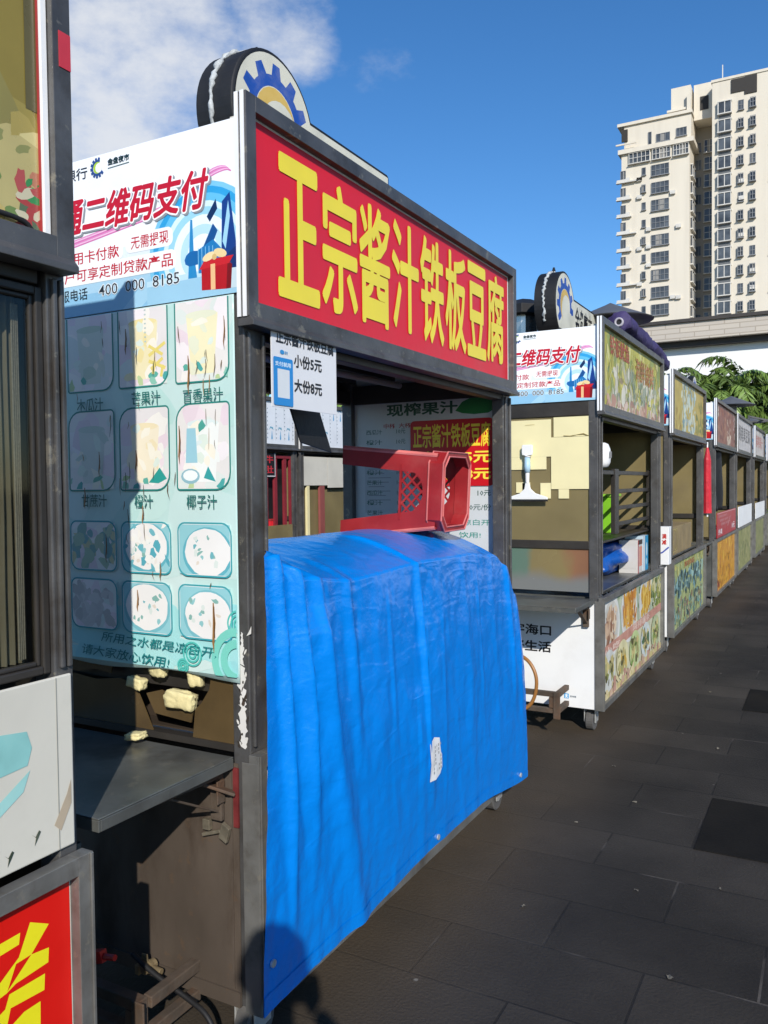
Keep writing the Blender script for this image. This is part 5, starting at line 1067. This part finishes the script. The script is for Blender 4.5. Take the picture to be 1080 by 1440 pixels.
# ------------------------------------------------------------------ apartment tower
CREAMW = mat('cream_render', (.69, .63, .52), .8, 0, .07, .25, .02, 3, .22, (.47, .41, .33), .35, stretch=(1.6, 1, .12))
SHADEW = mat('shaded_recess_render', (.30, .27, .22), .8, 0, .06, .3)  # darker copy of the cream render: the recess shade is put into the colour
WGL = mat('tower_glass', (.085, .095, .105), .2, 0, .6, .6)
WFR = mat('pale_frame', (.62, .60, .55), .6, 0, .1, 1)
DFR = mat('grey_frame', (.22, .23, .24), .6, 0, .1, 1)
def tower():
    OX, OY = -20.0, 145.0
    root = empty('apartment_tower', (OX, OY, 0), 'tall cream apartment tower with stacked windows and a shaded recess, beyond the white hall', 'building')
    X = lambda x: x-OX
    def wall(name, x0, x1, y0, y1, z0, z1, m_=CREAMW): return MB().box(X(x0), X(x1), y0, y1, z0, z1).build(name, m_, root)
    wall('wing_wall', -31.9, -20.9, 0, 16, 0, 57.2); wall('recess_wall', -20.89, -17.45, 6, 16, 0, 61.5, SHADEW); wall('main_wall', -17.44, 12, 0, 18, 0, 65.9)
    wall('upper_wall', -31.5, -20.7, .25, 16, 57.95, 62.0); wall('penthouse_wall', -24.0, -20.9, 1.2, 12, 62.01, 67.0); wall('penthouse_wall', -20.6, -17.46, 2.5, 12, 61.51, 67.3)
    b = MB(); b.box(X(-32.4), X(-20.2), -.5, 16.2, 57.2, 57.95); b.box(X(-32.6), X(-20.5), -.1, 16.1, 62.0, 62.5); b.box(X(-24.6), X(-20.9), .7, 1.2, 63.0, 63.35); b.box(X(-32.7), X(-29.3), -.7, -.501, 58.6, 58.85); b.box(X(-17.6), X(12.2), -.15, 18.1, 65.9, 66.3); b.box(X(-15), X(12), 1, 17, 66.31, 66.8); b.box(X(-21.4), X(-20.8), .4, .9, 62.51, 65.3)
    b.build('cornice', CREAMW, root)
    b = MB(); b.box(X(-14.6), X(-12.6), -.155, -.02, 63.6, 65.7); b.box(X(-12.6), X(-10.8), -.155, -.02, 63.0, 65.75); b.box(X(-19.6), X(-18.3), 2.4, 2.49, 63.0, 65.2); b.box(X(-23.9), X(-21.2), 1.1, 1.19, 62.5, 63.0); b.box(X(-31.9), X(-30.9), -.02, .24, 59.4, 61.4); b.build('opening', mat('dark_opening', (.03, .026, .022), .7), root)
    b = MB(); b.bar((X(-16.2), 3, 66.3), (X(-16.2), 3, 69.8), .14); b.bar((X(-18.3), -.0, 55), (X(-18.3), .0, 55.2), .1); b.build('mast', WFR, root)
    def win(x0, x1, z0, z1, nx=2, nz=1, y=0, fr=DFR, d=.12, name='window', sill=True):
        b = MB(); b.cur = 1; b.box(X(x0), X(x1), y-d*.4, y+.02, z0, z1); b.cur = 0; t = .07
        for i in range(nx+1): u = X(x0)+(X(x1)-X(x0))*i/nx; b.box(u-t/2, u+t/2, y-d, y-d*.4-.001, z0, z1)
        for i in range(nz+1): v = z0+(z1-z0)*i/nz; b.box(X(x0)-t/2, X(x1)+t/2, y-d-.012, y-d-.001, v-t/2, v+t/2)
        if random.random() < .35: b.cur = 2; a = random.uniform(0, .5); b.box(X(x0)+(X(x1)-X(x0))*a+.05, X(x0)+(X(x1)-X(x0))*(a+.35), y-d*.4-.025, y-d*.4-.015, z0+.1, z1-.1)
        if sill: b.cur = 0; b.box(X(x0)-.12, X(x1)+.12, y-d-.22, y-.02, z0-.16, z0-.05)
        return b.build(name, [fr, WGL, CURT], root)
    CURT = mat('pale_curtain', (.28, .27, .25), .8)
    f = 2.9
    for i in range(10):
        z = 52.75-i*f
        win(-26.95, -24.15, z, z+1.75, 4, 2, name='window', d=.15)
        win(-28.5, -27.9, z+.45, z+1.65, 1, 1, d=.1 if i in (0, 2, 3, 5, 8) else .4)
        win(-32.05, -31.2, z+.2, z+1.7, 2, 1, name='balcony_window', sill=False)
        b = MB(); b.box(X(-32.7), X(-29.4 if i % 3 == 0 else -30.2), -.6, -.02, z-.42, z-.22); b.box(X(-31.1), X(-30.5), -.55, -.1, z-.2, z+.35); b.box(X(-32.6), X(-31.0), -.56, -.5, z-.2, z+.15); b.build('balcony_ledge', WFR, root)
    for i in range(11):
        z = 52.2-i*f; b = MB(); b.cur = 1; b.box(X(-20.9), X(-20.62), 1.2, 4.4, z, z+1.7); b.cur = 0
        for y in (1.1, 2.8, 4.45): b.box(X(-20.62), X(-20.55), y-.05, y+.05, z, z+1.7)
        b.box(X(-20.9), X(-20.5), 1.0, 4.6, z-.2, z-.01); b.box(X(-20.9), X(-20.5), 1.0, 4.6, z+1.71, z+1.85); b.build('side_bay', [WFR, WGL], root)
    for (x0, x1) in ((-30.6, -27.2), (-26.75, -23.9), (-23.4, -21.05)): win(x0, x1, 55.4, 57.1, 5, 2, d=.35, fr=WFR)
    win(-26.2, -24.05, 58.3, 59.6, 3, 1, y=.25); win(-23.0, -21.4, 58.6, 59.9, 3, 1, y=.25); win(-27.5, -27.0, 57.96, 60.2, 1, 1, y=.25, sill=False)
    for i in range(12):
        z = 57.4-i*f
        win(-20.75, -19.9, z, z+1.6, 2, 1, y=6, sill=False); win(-19.4, -17.7, z-.2, z+1.9, 2, 2, y=6, sill=True, fr=WFR)
    for i in range(13):
        z = 60.6-i*f
        b = MB(); b.cur = 1; b.box(X(-16.4), X(-14.6), -.52, .02, z, z+1.75); b.cur = 0
        for x in (-16.5, -15.5, -14.55): b.box(X(x)-.06, X(x)+.06, -.6, -.53, z, z+1.75)
        b.box(X(-16.62), X(-14.43), -.62, .0, z-.16, z-.01); b.box(X(-16.62), X(-14.43), -.62, .0, z+1.76, z+1.9); b.box(X(-16.6), X(-16.41), -.5, 0, z, z+1.75)
        b.cur = 2; b.box(X(-16.4), X(-14.6), -.1, .0, z-1.0, z-.17); b.build('bay_window', [WFR, WGL, SPAN], root)
        for k, (x0, x1) in enumerate(((-13.5, -12.75), (-11.75, -10.98), (-8.6, -7.8), (-6.4, -5.0))):
            if k > 1 and i % 2: continue
            win(x0, x1, z+.15, z+1.6, 2, 2, name='caged_window', d=.45 if (i*3+k) % 5 else .1, fr=DFR)
    for k in range(22):
        rr = random.Random(k+40); i = rr.randrange(12); x = rr.choice([-27.4, -23.5, -28.9, -13.0, -11.3, -14.1, -22.6]); z = 53.2-i*f+rr.uniform(-.3, .1)
        b = MB(); b.box(X(x)-.4, X(x)+.4, -.42, -.02, z-.9, z-.3); b.tube([(X(x), -.43, z-.6), (X(x), -.45, z-.6)], .22, 12); b.build('air_conditioner', WFR, root)
    return root
SPAN = mat('slate_spandrel', (.12, .125, .13), .5)
tower()
# ------------------------------------------------------------------ white hall
def hall():
    root = empty('white_hall', (-7.0, 35, 0), 'low white building with a beige tiled parapet behind the trees', 'building')
    M = bpy.data.materials.new('beige_tiles'); M.use_nodes = True; t = M.node_tree; tcn = N('ShaderNodeTexCoord', t); br = N('ShaderNodeTexBrick', t); br.inputs['Scale'].default_value = 1
    br.inputs['Brick Width'].default_value = 1.1; br.inputs['Row Height'].default_value = .2; br.inputs['Mortar Size'].default_value = .02; br.inputs['Color1'].default_value = (.54, .48, .40, 1); br.inputs['Color2'].default_value = (.48, .43, .37, 1); br.inputs['Mortar'].default_value = (.36, .31, .25, 1)
    mp_ = N('ShaderNodeMapping', t); mp_.inputs['Rotation'].default_value = (math.radians(90), 0, 0); t.links.new(tcn.outputs['Object'], mp_.inputs[0]); t.links.new(mp_.outputs[0], br.inputs['Vector']); t.links.new(br.outputs[0], t.nodes['Principled BSDF'].inputs['Base Color']); t.nodes['Principled BSDF'].inputs['Roughness'].default_value = .7
    MB().box(0, 32, .35, 12, 0, 6.9).build('wall', mat('white_stucco', (.82, .82, .80), .7, 0, .03, .3), root)
    MB().box(-.1, 32.1, -.35, 12.3, 7.12, 7.80).build('parapet', M, root)
    b = MB(); b.box(0, 32, 0, 12, 6.901, 7.119); b.box(-.2, 32.2, -.45, 12.4, 7.801, 7.93); b.build('eave', mat('dark_roof_edge', (.045, .038, .033), .6), root)
    b = MB()
    for x in (4, 12, 20): b.box(x, x+2.4, .30, .349, 1.0, 2.8)
    b.build('window', WGL, root)
hall()
# ------------------------------------------------------------------ trees
LEAF = mat('leaf', (1, 1, 1), .38, 0, .15, 3, attr=True, spec=.45)
BARK = mat('bark', (.10, .075, .05), .85, 0, .3, 8, .3, 20)
def palm(x, y, h, R, seed, label, nf=46):
    root = empty('palm_tree', (x, y, 0), label, 'tree', 'trees in front of the white hall'); rr = random.Random(seed)
    b = MB(); tops = []
    for k in range(4):
        a = rr.uniform(0, 6.28); q = R*.32*rr.random(); hh = h*rr.uniform(.62, .86); tx, ty = q*math.cos(a), q*math.sin(a); tops.append(Vector((tx, ty, hh)))
        b.tube([(tx*.3, ty*.3, -.05), (tx*.6, ty*.6, hh*.5), (tx, ty, hh)], [.11, .085, .06], 8)
    b.build('trunk', BARK, root, smooth=True)
    V, F, C = [], [], []
    def leaf(p, d, n, l, w, c):
        s = d.cross(n)
        if s.length < 1e-4: return
        s.normalize(); k = len(V); m_ = p+d*l*.45; e = p+d*l+Vector((0, 0, -l*.22)); V.extend([p, m_+s*w, e, m_-s*w]); F.append((k, k+1, k+2, k+3)); C.append(c)
    for i in range(int(nf*1.7)):
        o = rr.choice(tops); az = rr.uniform(0, 6.28); el = rr.uniform(.2, 1.35); Lf = R*rr.uniform(.75, 1.25); o = o+Vector((0, 0, -rr.random()**2*h*.42))
        p = Vector(o); d = Vector((math.cos(az)*math.cos(el), math.sin(az)*math.cos(el), math.sin(el))); n = 15; tone = rr.uniform(.6, 1.25)
        for j in range(n):
            t = j/n; d = (d+Vector((0, 0, -.115-.10*t))).normalized(); p = p+d*Lf/n
            side = d.cross(Vector((0, 0, 1)))
            if side.length < .05: continue
            side.normalize(); u = side.cross(d)
            for sg in (-1, 1):
                for m_ in range(4):
                    dl = (side*sg*rr.uniform(.6, 1)+d*rr.uniform(.2, .7)+Vector((0, 0, -rr.uniform(.1, .8)))).normalized(); g = tone*rr.uniform(.75, 1.25)
                    leaf(p+d*Lf/n*.25*m_, dl, u, Lf*.27*rr.uniform(.7, 1.2)*(1-.35*t), .026+.022*rr.random(), (.13*g, .20*g, .04*g))
    me = bpy.data.meshes.new('crown'); me.from_pydata([tuple(v) for v in V], [], F); me.materials.append(LEAF); at = me.color_attributes.new('Col', 'FLOAT_COLOR', 'CORNER'); buf = []
    for f, c in zip(F, C): buf += [*c, 1]*len(f)
    at.data.foreach_set('color', buf); o = bpy.data.objects.new('crown', me); COL.objects.link(o); o.parent = root
    return root
palm(-4.3, 26.5, 5.35, 1.6, 11, 'dense bushy palm in front of the leftmost palms', 60)
palm(-5.0, 28.6, 5.5, 1.7, 12, 'tall bushy palm rising behind the leftmost palms', 60)
palm(-5.3, 29.5, 5.2, 1.7, 10, 'bushy palm half hidden behind the leftmost palm', 44)
palm(-4.7, 27.5, 5.15, 1.68, 1, 'leftmost bushy palm in front of the white hall', 44)
palm(-3.5, 28.5, 5.65, 1.79, 2, 'bushy palm second from the left in front of the white hall', 50)
palm(-2.3, 28.0, 5.85, 1.90, 3, 'tallest bushy palm with arching fronds in front of the white hall', 54)
palm(-1.0, 28.6, 5.65, 1.90, 4, 'bushy palm at the right edge of the photo in front of the white hall', 54)
palm(.5, 28.0, 5.75, 1.90, 5, 'bushy palm just beyond the right edge of the stall row', 50)
palm(-2.9, 25.5, 4.65, 1.68, 6, 'lower bushy palm in front of the second palm from the left', 44)
palm(-1.5, 25.0, 4.45, 1.68, 7, 'lower bushy palm above the farthest stall roofs', 44)
palm(-.1, 25.3, 4.55, 1.68, 8, 'lower bushy palm beside the farthest stall at the right', 40)
palm(-10.6, 17.0, 4.20, 1.90, 9, 'bushy palm glimpsed above the film-wrapped carts behind', 46)
# ------------------------------------------------------------------ photographer, whose shadow falls on the stall
def photographer():
    root = empty('person', (.24, -.33, 0), 'person in dark clothes holding up a phone, whose shadow falls on the tarpaulin', 'person', rz=math.radians(28))
    def skin(name, verts, edges, mt, root_i=0):
        me = bpy.data.meshes.new(name); me.from_pydata([v[:3] for v in verts], edges, []); o = bpy.data.objects.new(name, me); COL.objects.link(o); o.parent = root; me.materials.append(mt)
        md = o.modifiers.new('skin', 'SKIN'); sk_ = me.skin_vertices[0].data if me.skin_vertices else None
        if sk_ is None:
            bm = bmesh.new(); bm.from_mesh(me); bm.verts.layers.skin.verify(); bm.to_mesh(me); bm.free(); sk_ = me.skin_vertices[0].data
        for i, v in enumerate(verts): sk_[i].radius = (v[3], v[4] if len(v) > 4 else v[3]); sk_[i].use_root = (i == root_i)
        md.use_smooth_shade = True; s_ = o.modifiers.new('sub', 'SUBSURF'); s_.levels = s_.render_levels = 2
        return o
    SK = mat('skin', (.45, .27, .18), .5, 0, .08, 8); CL = mat('dark_shirt', (.03, .035, .05), .8, 0, .2, 6, .2, 30); TR = mat('dark_trousers', (.02, .02, .025), .8, 0, .2, 6, .2, 30); HR = mat('black_hair', (.012, .01, .009), .5, 0, .3, 30, .4, 60)
    # body: pelvis spine neck head, arms raised to a phone in front (local +y is where the person looks)
    v = [(0, 0, .98, .13, .10), (0, 0, 1.18, .13, .095), (0, .0, 1.38, .15, .10), (0, 0, 1.50, .06, .055), (0, .02, 1.58, .055, .06), (0, .03, 1.66, .075, .095), (0, .02, 1.74, .07, .085),
         (.17, 0, 1.44, .06), (.24, .10, 1.24, .045), (.13, .20, 1.40, .034), (.09, .205, 1.46, .03, .02), (-.17, 0, 1.44, .06), (-.24, .10, 1.24, .045), (-.13, .20, 1.40, .034), (-.09, .205, 1.46, .03, .02),
         (.09, 0, .90, .095), (.10, .02, .50, .06), (.10, -.01, .10, .042), (.11, .10, .04, .04, .03), (-.09, 0, .90, .095), (-.10, .02, .50, .06), (-.10, -.01, .10, .042), (-.11, .10, .04, .04, .03)]
    e = [(0, 1), (1, 2), (2, 3), (3, 4), (4, 5), (5, 6), (2, 7), (7, 8), (8, 9), (9, 10), (2, 11), (11, 12), (12, 13), (13, 14), (0, 15), (15, 16), (16, 17), (17, 18), (0, 19), (19, 20), (20, 21), (21, 22)]
    skin('body', v, e, SK)
    k = 1.16
    sv = [(0, 0, .94, .165, .13), (0, 0, 1.18, .155, .12), (0, 0, 1.38, .175, .125), (0, 0, 1.475, .085, .075), (.175, 0, 1.44, .08), (.235, .08, 1.28, .068), (-.175, 0, 1.44, .08), (-.235, .08, 1.28, .068)]
    skin('shirt', sv, [(0, 1), (1, 2), (2, 3), (2, 4), (4, 5), (2, 6), (6, 7)], CL)
    tv = [(0, 0, .97, .15, .12), (.09, 0, .88, .115), (.10, .02, .50, .085), (.10, -.01, .09, .068), (-.09, 0, .88, .115), (-.10, .02, .50, .085), (-.10, -.01, .09, .068)]
    skin('trousers', tv, [(0, 1), (1, 2), (2, 3), (0, 4), (4, 5), (5, 6)], TR)
    b = MB()
    def hf(a, c):
        th = a*6.2832; ph = c*1.75; q = Vector((math.sin(ph)*math.cos(th)*.092, .005+math.sin(ph)*math.sin(th)*.11, 1.70+math.cos(ph)*.105)); q *= 1+.01*noise.noise(q*30); 
        if q.y > .06 and q.z < 1.74: q.z = 1.74
        return q
    b.grid(hf, 28, 14); b.build('hair', HR, root, smooth=True)
    for sg in (-1, 1):
        fv = []; fe = []
        for f in range(4):
            i0 = len(fv); x = sg*(.085-.004*f); z = 1.475+.017*f; fv += [(x, .205, z, .010), (sg*(.085+.012), .24, z+.004, .009), (sg*.078, .262, z+.004, .008), (sg*.058, .264, z+.002, .007)]; fe += [(i0, i0+1), (i0+1, i0+2), (i0+2, i0+3)]
            if f: fe.append((i0, i0-4))
        i0 = len(fv); fv += [(sg*.075, .20, 1.462, .011), (sg*.062, .224, 1.475, .009), (sg*.05, .232, 1.492, .008)]; fe += [(0, i0), (i0, i0+1), (i0+1, i0+2)]
        skin('hand', fv, fe, SK)
        b = MB(); b.obox((sg*.11, .05, .035), (.045, 0, 0), (0, .13, 0), (0, 0, .03)); b.build('shoe', BLACK, root, bevel=.02)
    # face: eyes, nose, mouth, ears
    b = MB(); b.tube([(0, .118, 1.70), (0, .142, 1.665), (0, .12, 1.655)], [.008, .014, .012], 8)
    for sg in (-1, 1): b.tube([(sg*.082, .02, 1.70), (sg*.088, .015, 1.675), (sg*.082, .02, 1.65)], [.008, .014, .008], 8)
    b.build('face_relief', SK, root, smooth=True)
    b = MB()
    for sg in (-1, 1): b.tube([(sg*.032-.012, .116, 1.69), (sg*.032+.012, .116, 1.69)], .006, 6)
    b.tube([(-.022, .118, 1.625), (.022, .118, 1.625)], .005, 6); b.build('eyes_and_mouth', HR, root)
    ph = empty('phone', (.24, -.33, 0), 'dark phone held upright in both hands of the person', 'phone', rz=math.radians(28))
    b = MB(); b.box(-.072, .072, .236, .244, 1.46, 1.53); b.build('body', BLACK, ph, bevel=.003)
photographer()
